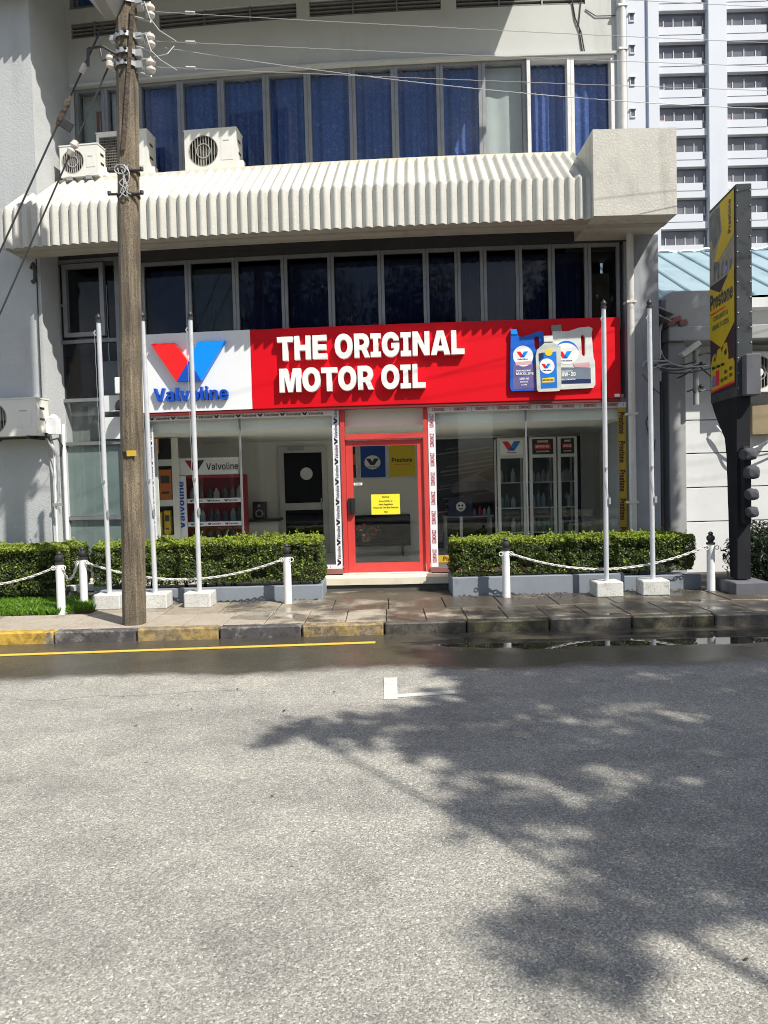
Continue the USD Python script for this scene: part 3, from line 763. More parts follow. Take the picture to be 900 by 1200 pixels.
w = obj("window", [fb(-7.6, -7.55, -.62, -.53, 8.735, 9.5), fb(-6.35, -6.3, -.62, -.53, 8.735, 9.5), fb(-7.55, -6.35, -.62, -.53, 8.735, 8.78), fb(-6.95, -6.9, -.62, -.535, 8.78, 9.5)], "alu_frame", B)
obj("pane", fb(-7.55, -6.35, -.60, -.592, 8.78, 9.5), "pane_clear", w)
obj("curtain", curtain(-7.55, -6.35, -.7, 8.74, 9.5, .012, 9), "curtain_blue", w)

# lower strip of windows between canopy and sign
LM = [-6.40, -5.71, -5.02, -4.32, -3.66, -2.96, -2.33, -1.90, -1.54, -1.05, -.60, -.10, .34]
dark_backs = {1: "curtain_dim", 6: "curtain_dim"}
for k in range(len(LM) - 1):
    u0, u1 = LM[k], LM[k + 1]
    thick = .045 if k not in (6,) else .035
    w = obj("window", [fb(u0 + .003, u0 + thick, -.07, .0, 3.60, 4.79), fb(u1 - thick, u1 - .003, -.07, .0, 3.60, 4.79), fb(u0 + thick, u1 - thick, -.07, -.004, 4.74, 4.79), fb(u0 + thick, u1 - thick, -.07, -.004, 3.6, 3.66)], "alu_frame", B)
    obj("pane", fb(u0 + thick, u1 - thick, -.045, -.037, 3.66, 4.74), "pane_dark", w)
    if k in (1,):
        obj("curtain", curtain(u0 + .05, u1 - .05, -.16, 3.62, 4.7, .01, 4), "curtain_dim", w)
    elif k == 11:
        obj("board", fb(u0 + .07, u1 - .1, -.2, -.17, 3.62, 4.42), "box_tan", w)
    else:
        obj("curtain", curtain(u0 + .04, u1 - .04, -.22, 3.62, 4.72, .014, 5, k), "curtain_navy", w)
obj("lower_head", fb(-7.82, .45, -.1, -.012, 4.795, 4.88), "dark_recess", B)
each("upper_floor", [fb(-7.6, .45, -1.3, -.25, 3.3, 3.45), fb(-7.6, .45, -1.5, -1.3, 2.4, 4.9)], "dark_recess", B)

# glazing left of the sign
LG = obj("window", [fb(-7.84, -7.77, -.08, .015, .30, 4.90), fb(-6.80, -6.73, -.08, .01, .30, 4.90), fb(-6.47, -6.40, -.08, .01, .30, 4.8), fb(-7.77, -6.80, -.08, .005, 4.85, 4.90)]
         + [fb(-7.77, -6.80, -.08, .005, z - .025, z + .025) for z in (3.725, 2.88, 2.25, 1.16)] + [fb(-6.73, -6.47, -.08, .005, z - .025, z + .025) for z in (3.725, 2.88, 2.25, 1.16)] + [fb(-7.77, -6.47, -.08, .02, .30, .42)], "alu_dark", B, label="tall dim glazing of stacked panes beside the sign")
for a, b in zip((3.75, 2.905, 2.275, 1.185, .42), (4.85, 3.70, 2.855, 2.225, 1.135)):
    obj("pane", fb(-7.77, -6.80, -.045, -.037, a, b), "pane_dark" if a > 2.5 else "pane_clear", LG)
    obj("pane", fb(-6.73, -6.47, -.045, -.037, a, b), "pane_dark", LG)
obj("opening_frame", [fb(-7.59, -7.53, -.06, .03, 3.79, 4.83), fb(-7.02, -6.96, -.06, .03, 3.79, 4.83), fb(-7.53, -7.02, -.06, .028, 4.77, 4.83), fb(-7.53, -7.02, -.06, .028, 3.79, 3.85), fb(-7.77, -7.59, -.06, .005, 4.24, 4.27)], "alu_frame", LG)
obj("board", fb(-7.65, -7.23, -.14, -.10, 2.93, 3.53), "board_brown", LG, label="brown board leaning behind the pane")
each("board", [fb(-7.16, -6.83, -.20, -.17, 2.93, 3.45), fb(-7.05, -6.83, -.165, -.14, 3.2, 3.4)], "room_wall", LG)
each("frosted_film", [fb(-7.768, -6.802, -.057, -.047, .43, 1.13), fb(-7.768, -6.802, -.057, -.047, 1.19, 2.22)], "film_teal", LG)
obj("board", fb(-7.76, -6.45, -.22, -.2, 2.26, 2.88), "curtain_dim", LG)
for z0, z1 in ((2.695, 2.925), (2.30, 2.615)):
    obj("white_panel", fb(-7.075, -6.60, .016, .03, z0, z1), "board_white", LG, label="white panel fixed over the glazing beside the sign")

# ground floor: sill, glazing, frames
each("plinth", [fb(-7.85, -3.60, -.12, .06, .08, .30), fb(-2.36, .47, -.12, .06, .08, .30)], "dark_step", B)
each("sill", [fb(-6.46, -3.59, -.12, .10, .301, .36), fb(-2.37, .47, -.12, .10, .301, .36)], "sill_red", B)
gl = [(-6.39, -5.03), (-5.03, -3.60), (-2.36, -.995), (-.995, .40)]
for u0, u1 in gl:
    w = obj("shop_window", [fb(u0 + .002, u1 - .002, -.05, .01, .362, .42), fb(u0 + .002, u1 - .002, -.05, .01, 2.58, 2.66), fb(u1 - .011, u1 - .002, -.03, .012, .42, 2.58) if u1 in (-5.03, -.995) else fb(u1 - .03, u1 - .002, -.05, .0, .42, 2.58), fb(u0 + .002, u0 + .011, -.03, .012, .42, 2.58)], "alu_frame", B)
    obj("pane", fb(u0 + .011, u1 - .011, -.02, -.010, .42, 2.58), "pane_clear", w)
# red door
D = obj("door", [fb(-3.585, -3.525, -.09, .035, .295, 2.66), fb(-2.425, -2.365, -.09, .035, .295, 2.66), fb(-3.525, -2.425, -.09, .04, 2.18, 2.255)], "door_red", B, label="red framed glass entrance door")
obj("leaf", [fb(-3.52, -3.425, -.045, -.005, .305, 2.165), fb(-2.515, -2.43, -.045, -.005, .305, 2.165), fb(-3.425, -2.515, -.045, -.007, 2.09, 2.165), fb(-3.425, -2.515, -.045, -.007, .305, .44)], "door_red", D)
obj("pane", fb(-3.425, -2.515, -.03, -.022, .44, 2.09), "pane_clear", D)
obj("transom_pane", fb(-3.525, -2.425, -.03, -.022, 2.255, 2.66), "pane_clear", D)
obj("handle", [fb(-3.50, -3.405, -.004, .055, 1.14, 1.36), fb(-3.455, -3.435, .04, .075, 1.16, 1.34)], "black_plastic", D)
obj("threshold", fb(-3.60, -2.35, -.1, .08, .288, .3045), "alu_white", D)
# step
sx0, sx1 = -3.83, -2.13
obj("step", [fb(sx0, sx1, -.1, .48, .195, .285)], "cream_step", B)
obj("step_base", [fb(sx0 + .01, sx1 - .01, -.1, .45, .08, .194)], "dark_step", B)
# column and drainpipes on the right
obj("column", [fb(.46, .80, -1.2, .19, .05, 4.83)], "column_grey", B, label="grey column at the right end of the shop")
obj("wall", [fb(.40, .46, -.3, .0, .08, 4.8)], "column_grey", B)


def pipe(u, o, z0, z1, r, n=12):
    return tube([P(u, o, z0), P(u, o, z1)], r, n)


dp = obj("drainpipe", pipe(.395, .26, .15, 4.83, .048), "pipe_paint", B, smooth=50)
each("bracket", [fb(.33, .46, .15, .315, z, z + .03) for z in (1.2, 2.4, 3.9)], "pipe_paint", dp)
dp = obj("drainpipe", pipe(.56, -.44, 5.885, 12.0, .055), "pipe_paint", B, smooth=50)
each("bracket", [fb(.49, .625, -.5, -.38, z, z + .03) for z in (6.3, 7.6, 8.2)], "galv", dp)
obj("drainpipe", pipe(-7.57, .20, .1, 2.52, .026, 10), "white_pvc", B, smooth=50, label="thin white pipe beside the side wall")
each("cable", [tube([P(-7.70, .47, 4.8), P(-7.70, .475, 4.6), P(-7.71, .47, 3.2), P(-7.71, .47, 2.7)], .009, 6), tube([P(-7.76, .5, 4.66), P(-7.72, .52, 4.72), P(-7.69, .52, 4.62), P(-7.71, .5, 4.5), P(-7.76, .49, 4.48)], .03, 6)], "dark_cable", B)
each("cable", [tube([P(.02, -.49, 8.6), P(-.05, -.485, 8.0), P(.0, -.485, 7.6)], .007, 5), tube([P(-.18, -.49, 8.6), P(-.1, -.485, 8.1), P(-.02, -.48, 7.9), P(.03, -.48, 7.6)], .010, 5), tube([P(.05, -.49, 8.22), P(.2, -.485, 8.12), P(.48, -.485, 8.12)], .007, 5)], "dark_cable", B)
# room
fl, ce, bk = .285, 2.37, 14.3
obj("room_floor", bx(-4.3, 4.0, 10.95, bk, fl - .1, fl), "room_floor", B)
obj("room_ceiling", bx(-4.29, 3.91, 11.5, bk + .1, ce + .003, ce + .1), "room_ceiling", B)
obj("room_wall", [bx(-4.3, 4.0, bk, bk + .1, fl, ce)], "room_wall", B)
each("room_wall", [bx(-4.4, -4.3, 11.48, bk + .1, fl - .1, ce + .1), bx(3.92, 4.02, 11.2, bk + .1, fl - .1, ce + .1), fb(-7.6, -6.40, -.35, -.32, .2, 2.3)], "room_wall", B)
obj("bulkhead", fb(-6.40, .44, -.95, -.08, 2.37, 2.72), "room_ceiling", B)
idr = obj("inner_door", [bx(-1.93, -1.83, bk - .05, bk - .01, fl, 2.27), bx(-1.13, -1.03, bk - .05, bk - .01, fl, 2.27), bx(-1.83, -1.13, bk - .05, bk - .012, 2.15, 2.27), bx(-1.83, -1.13, bk - .05, bk - .012, 1.09, 1.22), bx(-1.83, -1.13, bk - .05, bk - .012, fl, .42)], "alu_white", B, label="white framed inner door with dark panes")
each("pane", [bx(-1.83, -1.13, bk - .03, bk - .02, 1.22, 2.15), bx(-1.83, -1.13, bk - .03, bk - .02, .42, 1.09)], "screen_black", idr)
obj("round_sticker", ony(ext(ell(0, 0, .115, .115), .003), -1.42, bk - .031, 1.76), "label_white", idr)
obj("handle", bx(-1.165, -1.14, bk - .09, bk - .05, 1.1, 1.3), "galv", idr)
obj("door_closer", bx(-1.75, -1.45, bk - .09, bk - .05, 2.2, 2.26), "galv", idr)

# ------------------------------------------------------------------ shop sign
S = thing("shop_sign", "long red and white shop sign with raised white lettering and oil bottles", "sign", P(-3, .1, 2.64))
obj("white_board", fb(-6.42, -4.797, .0, .14, 2.645, 3.745), "sign_white", S)
obj("red_board", fb(-4.795, .285, .0, .142, 2.645, 3.742), "sign_red", S)
obj("bottom_rail", fb(-6.42, .285, .0, .13, 2.60, 2.643), "sign_edge", S)
for t, u, z, wd in (("THE ORIGINAL", -4.40, 3.29, 2.56), ("MOTOR OIL", -4.385, 2.85, 2.01)):
    for g in text(t, .325, .085, 900, wd, split=True, simp=.008):
        obj("letter", onfac(xf(g, np.diag([1, 1, 1])), u, .1425, z), "letter_white", S)
le, re_, fo = emblem(.54)
em = [("emblem_left", le, "emblem_red"), ("emblem_right", re_, "emblem_blue"), ("emblem_foot", fo, "emblem_navy")]
for n_, g, m_ in em:
    obj(n_, onfac(ext(g, .085), -5.665, .1405, 3.055), m_, S)
for g in text("Valvoline", .185, .06, 700, 1.07, split=True):
    obj("letter", onfac(g, -6.195, .1405, 2.79), "emblem_navy", S, label="blue wordmark letter")


def Z(x, y):
    """drawing units of the bottle group -> wall coordinates"""
    return -1.215 + x / 6.923 * .01155, 3.800 - y / 6.923 * .01145 - .031 * x / 6.923 * .01155


def zp(pts, hole=None):
    return Polygon([Z(*p) for p in pts], [[Z(*p) for p in hole]] if hole else None).buffer(0)


def zell(cx, cy, rx, ry, n=28):
    a = np.arange(n) * 2 * np.pi / n
    return Polygon([Z(cx + rx * math.cos(t), cy + ry * math.sin(t)) for t in a])


def zput(name, poly, o, d, m_, parent, **k):
    return obj(name, onfac(ext(poly, d), 0, o, 0), m_, parent, **k)


def ztext(t, x, y, h, m_, parent, o, w=None, weight=800):
    u, z = Z(x, y)
    return obj("lettering", onfac(text(t, h / 6.923 * .01145, .002, weight, None if w is None else w / 6.923 * .01155, simp=.03, anchor="l"), u, o, z), m_, parent)


o0 = .1435
soft = lambda p, r=.012: p.buffer(-r).buffer(r * 2).buffer(-r)
jb = zput("blue_jug", soft(zp([(2, 240), (-8, 590), (4, 622), (205, 615), (222, 560), (256, 300), (268, 200), (266, 138), (235, 128), (180, 150), (95, 180), (60, 165), (52, 122), (12, 122), (5, 170)], [(192, 190), (205, 172), (228, 175), (236, 205), (236, 265), (215, 290), (196, 270)])), o0, .05, "jug_blue", S, label="raised blue oil jug")
zput("cap", zp([(8, 158), (4, 118), (52, 116), (58, 158)]), o0, .06, "emblem_blue", jb)
zput("badge", soft(zell(100, 335, 82, 85)), o0 + .05, .003, "label_white", jb)
zput("print", zp([(18, 400), (196, 395), (196, 600), (12, 606)]), o0 + .05, .002, "label_violet", jb)
zput("print", zp([(35, 385), (165, 372), (170, 402), (40, 412)]), o0 + .052, .002, "label_pink", jb)
jw = zput("white_jug", soft(zp([(345, 130), (345, 84), (412, 80), (418, 130), (470, 130), (560, 100), (640, 92), (668, 105), (660, 150), (672, 340), (684, 380), (684, 565), (668, 592), (420, 606), (345, 600), (338, 200)], [(572, 170), (590, 152), (607, 175), (607, 320), (596, 336), (578, 320)])), o0 - .001, .045, "jug_white", S, label="raised white oil jug")
zput("cap", zp([(338, 128), (336, 84), (412, 78), (414, 128)]), o0 - .001, .055, "jug_grey", jw)
zput("badge", zell(455, 305, 98, 98), o0 + .044, .003, "label_white", jw)
zput("arc", zell(455, 305, 98, 98).difference(zell(452, 322, 106, 98)), o0 + .047, .002, "label_blue", jw)
zput("print", zp([(400, 425), (648, 428), (648, 552), (400, 560)]), o0 + .044, .002, "label_slate", jw)
zput("print", zp([(400, 522), (648, 520), (648, 552), (400, 560)]), o0 + .0465, .002, "label_navy", jw)
zput("print", zp([(505, 395), (640, 380), (640, 428), (520, 424)]), o0 + .0465, .002, "label_pink", jw)
sb = zput("small_bottle", soft(zp([(268, 235), (212, 285), (200, 330), (205, 610), (218, 630), (385, 622), (402, 600), (402, 260), (340, 225), (338, 178), (268, 180)])), o0 + .053, .035, "jug_pale", S, label="raised pale small oil bottle")
zput("cap", zp([(268, 222), (266, 175), (338, 172), (340, 220)]), o0 + .053, .045, "jug_white", sb)
zput("print", zp([(224, 315), (366, 300), (368, 596), (238, 604)]), o0 + .088, .002, "label_blue", sb)
zput("print", zp([(224, 320), (262, 308), (262, 352), (224, 380)]), o0 + .0905, .002, "label_navy", sb)
zput("badge", zell(288, 420, 60, 62), o0 + .0905, .002, "label_white", sb)
zput("seal", zell(303, 308, 30, 30), o0 + .0905, .003, "label_yellow", sb)
zput("print", zp([(248, 520), (345, 510), (345, 550), (248, 556)]), o0 + .0905, .002, "label_yellow", sb)
for (cx, cy, s, oo, par) in ((95, 345, 48, o0 + .053, jb), (440, 352, 58, o0 + .047, jw), (281, 438, 38, o0 + .0925, sb)):
    u, z = Z(cx, cy)
    for g, m_ in zip(emblem(s / 6.923 * .01145), ("emblem_red", "emblem_blue", "emblem_navy")):
        obj("small_emblem", onfac(ext(g, .002), u, oo, z), m_, par)
ztext("Valvoline", 55, 366, 11, "label_navy", jb, o0 + .053, 82)
ztext("Valvoline", 402, 378, 13, "label_navy", jw, o0 + .047, 95)
ztext("Valvoline", 250, 460, 11, "label_navy", sb, o0 + .0925, 72)
ztext("HIGH MILEAGE", 40, 462, 12, "label_white", jb, o0 + .052, 120)
ztext("MAXLIFE", 40, 490, 20, "label_white", jb, o0 + .052, 145)
ztext("10W-40", 68, 530, 18, "label_white", jb, o0 + .052, 76)
ztext("MOTOR OIL", 72, 552, 11, "label_white", jb, o0 + .052, 66)
ztext("4 LITRE", 78, 575, 10, "label_white", jb, o0 + .052, 50)
ztext("0W-20", 412, 500, 34, "label_white", jw, o0 + .0465, 112)
ztext("ADVANCED", 410, 462, 10, "label_white", jw, o0 + .0465, 90)
ztext("FULL SYNTHETIC", 405, 532, 10, "label_white", jw, o0 + .049, 118)
ztext("MOTOR OIL", 252, 540, 12, "label_navy", sb, o0 + .093, 86)
obj("maker_plate", fb(.20, .27, .1425, .146, 2.66, 2.70), "label_white", S)


# ------------------------------------------------------------------ vinyl strips on the glass
def small_v(s):
    a, b, c = emblem(s)
    return ext(shapely.union_all([a, b, c]).simplify(s * .02), .0015)


def strip_h(u0, u1, z0, z1, word, label, ink, logo, step, o=.013, base="tape_white", h=.036, cat_="vinyl strip", w=.19):
    t = thing("vinyl_strip", label, cat_, P((u0 + u1) / 2, o, z0))
    obj("tape", fb(u0, u1, o, o + .002, z0, z1), base, t)
    ms = []
    u = u0 + .05
    zc = (z0 + z1) / 2
    while u + step * .8 < u1:
        if logo:
            ms.append(onfac(small_v(h * 1.1), u + .03, o + .0025, zc - h * .5))
        ms.append(onfac(text(word, h, .0015, 700, w, simp=.03), u + (.085 if logo else .02), o + .0025, zc - h * .45))
        ms.append(fb(u + step - .035, u + step - .03, o + .0025, o + .004, zc - h * .6, zc + h * .6))
        u += step
    if ms:
        obj("lettering", ms, ink, t)
    return t


def strip_v(u0, u1, z0, z1, word, label, ink, logo, step, o=.037, base="tape_white", h=.04, w=.19):
    t = thing("vinyl_strip", label, "vinyl strip", P((u0 + u1) / 2, o, z0))
    obj("tape", fb(u0, u1, o, o + .002, z0, z1), base, t)
    ms = []
    z = z0 + .06
    uc = (u0 + u1) / 2
    while z + step * .6 < z1:
        g = [xf(text(word, h, .0015, 700, w, simp=.03), t=(.075 if logo else 0, -h * .5, 0))]
        if logo:
            g.append(xf(small_v(h * 1.1), t=(.03, -h * .5, 0)))
        ms.append(onfac(rot2(cat(g), math.pi / 2), uc, o + .0025, z))
        z += step
    obj("lettering", ms, ink, t)
    return t


strip_h(-6.39, -3.62, 2.53, 2.60, "Valvoline", "white vinyl strip with dark wordmarks across the left shop window top", "tape_ink", True, .318, w=.2)
strip_h(-2.36, .40, 2.525, 2.60, "SIMONIZ", "white vinyl strip with red capitals across the right shop window top", "tape_red", False, .30, h=.042, w=.17)
strip_v(-3.70, -3.60, .365, 2.60, "Valvoline", "white vinyl strip standing between left shop window and red door", "tape_ink", True, .285, o=.013, h=.046)
strip_v(-2.355, -2.255, .365, 2.60, "SIMONIZ", "white vinyl strip with red capitals standing right of the red door", "tape_red", False, .27, o=.013, h=.055)
strip_v(-6.39, -6.30, .42, 2.45, "Valvoline", "white vinyl strip at the outer left edge beside the wooden pole", "tape_ink", True, .285, o=.0135, h=.046)
strip_h(-4.4, -3.70, .365, .425, "Valvoline", "short white vinyl strip along the left window foot by the door", "tape_ink", False, .3, o=.0125, h=.03)
strip_h(-2.255, -1.2, .425, .53, "Prestone", "yellow vinyl strip along the right window foot by the door", "ink_brown", False, .42, o=.014, base="tape_yellow", h=.06, w=.3)
t = thing("vinyl_strip", "yellow vinyl strip with dark lettering down the right window edge", "vinyl strip", P(.34, .014, .42))
obj("tape", fb(.285, .392, .0125, .0145, .43, 2.525), "tape_yellow", t)
obj("lettering", [onfac(rot2(xf(text("Prestone", .085, .0015, 900, .30, simp=.03), t=(0, -.045, 0)), -math.pi / 2), .337, .015, z) for z in (2.46, 2.06, 1.66, 1.26, .86)], "ink_brown", t)
# notice, push sign
n = thing("notice", "yellow printed paper notice taped inside the red door", "notice", P(-2.98, -.021, 1.12))
obj("paper", fb(-3.18, -2.775, -.0215, -.0200, 1.12, 1.405), "paper_yellow", n)
obj("lettering", [onfac(text(s_, .024, .0006, 700, w_, simp=.03, anchor="c"), -2.975, -.0195, z_) for s_, w_, z_ in (("Notice", .10, 1.355), ("Due to COVID-19", .19, 1.295), ("Safety Regulations", .20, 1.25), ("Please Use The Main Entrance", .35, 1.205), ("Thank you", .05, 1.145))], "print_black", n)
n = thing("push_sign", "small white push sticker on the door glass above the handle", "sticker", P(-3.36, -.02, 1.55))
obj("sticker", fb(-3.42, -3.30, -.0215, -.0200, 1.54, 1.575), "label_white", n)
obj("lettering", onfac(text("PUSH", .02, .0006, 800, .07, simp=.03, anchor="c"), -3.36, -.0195, 1.548), "print_black", n)

# ------------------------------------------------------------------ air conditioners
def ac(name_label, u, o, z, w, h, d, fan=(.36, .5), fr=.24, square=False, group=None, wallmount=False):
    """outdoor unit, front face at o, foot at z, left edge at u"""
    t = thing("air_conditioner", name_label, "air conditioner", P(u + w / 2, o - d / 2, z), group)
    R = min(fr, h * .44)
    cx, cz = u + fan[0] * w, z + fan[1] * h
    face = Polygon([(u, z), (u + w, z), (u + w, z + h), (u, z + h)]).buffer(-.012).buffer(.012)
    hole = ell(cx, cz, R, R, 32) if not square else Polygon([(u + .04, z + .05), (u + .62 * w, z + .05), (u + .62 * w, z + h - .05), (u + .04, z + h - .05)])
    obj("casing", [onfac(ext(face.difference(hole), .03), 0, o - .03, 0), fb(u, u + w, o - d, o - d + .01, z, z + h), fb(u, u + .012, o - d, o - .03, z, z + h), fb(u + w - .012, u + w, o - d, o - .03, z, z + h), fb(u + .012, u + w - .012, o - d, o - .03, z + h - .012, z + h), fb(u + .012, u + w - .012, o - d, o - .03, z, z + .012),
                   fb(u - .008, u + w + .008, o - d - .005, o + .006, z + h, z + h + .018)], "ac_white", t)
    obj("shroud", fb(u + .02, u + w - .02, o - .16, o - .15, z + .02, z + h - .02), "ac_fan", t)
    obj("fan", [onfac(ext(shapely.union_all([affinity.rotate(Polygon([(0, -.03), (R * .92, -.10 * R), (R * .92, .45 * R), (0, .05)]), a, origin=(0, 0)) for a in (0, 120, 240)] + [ell(0, 0, R * .22, R * .22)]), .02), cx, o - .10, cz)], "ac_grille", t)
    gm = []
    if square:
        for k in range(14):
            zz = z + .06 + k * (h - .12) / 13
            gm.append(fb(u + .04, u + .62 * w, o - .014, o - .006, zz - .004, zz + .004))
        for k in range(17):
            uu = u + .05 + k * (.62 * w - .06) / 16
            gm.append(fb(uu - .003, uu + .003, o - .022, o - .0145, z + .05, z + h - .05))
    else:
        for r in (R * .45, R * .98):
            gm.append(onfac(ext(ell(0, 0, r + .005, r + .005, 28).difference(ell(0, 0, r - .005, r - .005, 28)), .008), cx, o - .006, cz))
        for k in range(11):
            uu = cx - R + (k + .5) * 2 * R / 11
            hh = math.sqrt(max(0, R * R - (uu - cx) ** 2))
            gm.append(fb(uu - .0035, uu + .0035, o - .015, o - .0065, cz - hh, cz + hh))
    obj("fan_guard", gm, "ac_bars" if not square else "ac_grille", t)
    obj("maker_panel", [fb(u + .70 * w, u + .93 * w, o + .0005, o + .004, z + .12, z + h - .12)], "ac_white", t)
    obj("badge", [fb(u + .74 * w, u + .86 * w, o + .0045, o + .0055, z + h - .17, z + h - .155)], "product_grey", t)
    each("side_grip", [fb(u + w - .004, u + w + .006, o - .62 * d, o - .3 * d, z + h * f_, z + h * f_ + .03) for f_ in (.72, .42)], "black_plastic", t)
    obj("valve_cover", [fb(u + w, u + w + .05, o - .8 * d, o - .45 * d, z + .04, z + .16)], "ac_white", t)
    if not wallmount:
        for uu in (u + .1, u + w - .18):
            obj("foot", fb(uu, uu + .08, o - d - .02, o + .02, z - .05, z), "galv", t)
    return t


ac("small white air conditioner at the left end of the canopy, by the side wall", -7.5, .10, 6.03, .57, .43, .28, fan=(.34, .5), fr=.17)
ac("air conditioner with square brown grille, half behind the pole top", -7.05, -.12, 6.08, .76, .62, .32, square=True)
ac("air conditioner with round fan right of the pole on the canopy", -5.73, -.12, 6.08, .76, .55, .32, fan=(.36, .48), fr=.22)
t = ac("air conditioner on brackets low on the left side wall", -8.52, .80, 2.335, .92, .50, .32, fan=(.30, .5), fr=.235, wallmount=True)
each("bracket", [fb(-8.4, -8.36, .45, .82, 2.29, 2.334), fb(-7.74, -7.70, .45, .82, 2.29, 2.334), fb(-8.45, -7.52, .62, .66, 2.30, 2.33)], "black_plastic", t)
obj("pipe_cover", [xf(fb(-7.58, -7.44, .47, .60, 2.36, 2.58)), tube([P(-7.51, .53, 2.58), P(-7.51, .53, 2.60), P(-7.51, .53, 2.635)], [.075, .065, .02], 12)], "white_pvc", t, smooth=40)
hz = thing("insulated_pipes", "bundle of pipes and drain hose dropping from the left wall unit", "pipe", P(-7.6, .5, 2.3))
obj("hose", [tube([P(-7.58, .56, 2.42), P(-7.55, .55, 2.3), P(-7.53, .52, 2.1), P(-7.55, .50, 1.4), P(-7.56, .49, .2)], .014, 8)], "white_pvc", hz, smooth=50)
obj("hose", [tube([P(-7.60, .58, 2.40), P(-7.57, .57, 2.25), P(-7.48, .52, 2.05), P(-7.50, .50, 1.5), P(-7.52, .50, 1.38)], .018, 8)], "galv", hz, smooth=50)
obj("hose", [tube([P(-7.63, .6, 2.42), P(-7.53, .58, 2.28), P(-7.45, .54, 2.3), P(-7.42, .5, 2.2), P(-7.46, .48, 2.05)], .016, 8)], "dark_cable", hz, smooth=50)
obj("clip", fb(-7.58, -7.47, .455, .53, 1.36, 1.40), "galv", hz)

# ------------------------------------------------------------------ lamp and box by the sign's left end
t = thing("junction_box", "small white box fixed above the dark lamp beside the sign's left end", "junction box", P(-6.72, .07, 2.92))
obj("case", xf(rbox(0, .135, -.10, 0, 0, .235, .012), t=P(-6.80, .06, 2.93)), "white_plastic", t)
obj("arm", tube([P(-6.73, .08, 2.93), P(-6.72, .12, 2.87), P(-6.70, .16, 2.84)], .015, 8), "black_plastic", t)
t = thing("wall_lamp", "dark round lamp hanging under the white box by the pole", "lamp", P(-6.68, .15, 2.75))
obj("hood", xf(lathe(0, 0, [(0.001, .14), (.05, .135), (.085, .10), (.10, .04), (.095, 0), (.085, 0.0), (.08, .03), (.001, .08)], 18), t=P(-6.68, .17, 2.70)), "black_plastic", t, smooth=40)
obj("arm", tube([P(-6.68, .17, 2.83), P(-6.69, .10, 2.86), P(-6.69, .02, 2.86)], .014, 8), "galv", t)

# ------------------------------------------------------------------ planters and hedges
t = thing("planter", "grey painted concrete planter left of the shop step", "planter", (-2.3, 9.9, .12))
obj("trough", [rbox(-3.62, -.80, 9.67, 9.75, .05, .30, .008), rbox(-.885, -.805, 9.752, 10.45, .05, .299, .008), rbox(-3.62, -3.54, 9.752, 10.45, .05, .299, .008), bx(-3.53, -.89, 9.76, 10.44, .04, .25)], "planter_grey", t)
t = thing("planter", "grey painted concrete planter right of the shop step", "planter", (2, 9.9, .12))
obj("trough", [rbox(.84, 3.02, 9.67, 9.75, .05, .345, .008), rbox(.845, .925, 9.752, 10.45, .05, .344, .008), rbox(2.935, 3.015, 9.752, 10.45, .05, .344, .008), bx(.93, 2.93, 9.76, 10.44, .04, .29), rbox(3.021, 4.02, 9.74, 9.82, .05, .30, .008), bx(3.021, 4.0, 9.822, 10.4, .04, .25)], "planter_grey", t)
t = thing("low_curb", "low white painted curb stub behind the two near bollards", "curb", (-3.9, 10.1, .12))
obj("bar", [rbox(-4.3, -3.66, 10.02, 10.12, .25, .33, .008)], "block_white", t)
each("support", [rbox(-3.82, -3.70, 10.0, 10.14, .05, .249, .008), rbox(-4.25, -4.13, 10.0, 10.14, .05, .249, .008)], "block_white", t)


def leaves(n, pts, nrm, size, seed, spread=.9, elong=.55):
    """small folded leaves at pts, facing roughly along nrm"""
    r = np.random.default_rng(seed)
    d = nrm + r.normal(0, spread, pts.shape); d /= np.linalg.norm(d, axis=1, keepdims=True)
    a = r.normal(0, 1, pts.shape); a -= (a * d).sum(1, keepdims=True) * d; a /= np.linalg.norm(a, axis=1, keepdims=True)
    b = np.cross(d, a)
    s = size * r.uniform(.6, 1.3, (len(pts), 1))
    v = np.stack([pts - a * s, pts + b * s * elong + d * s * .18, pts + a * s, pts - b * s * elong + d * s * .18], 1).reshape(-1, 3)
    k = np.arange(len(pts))[:, None] * 4
    return v, np.vstack([k + [0, 1, 2], k + [0, 2, 3]])


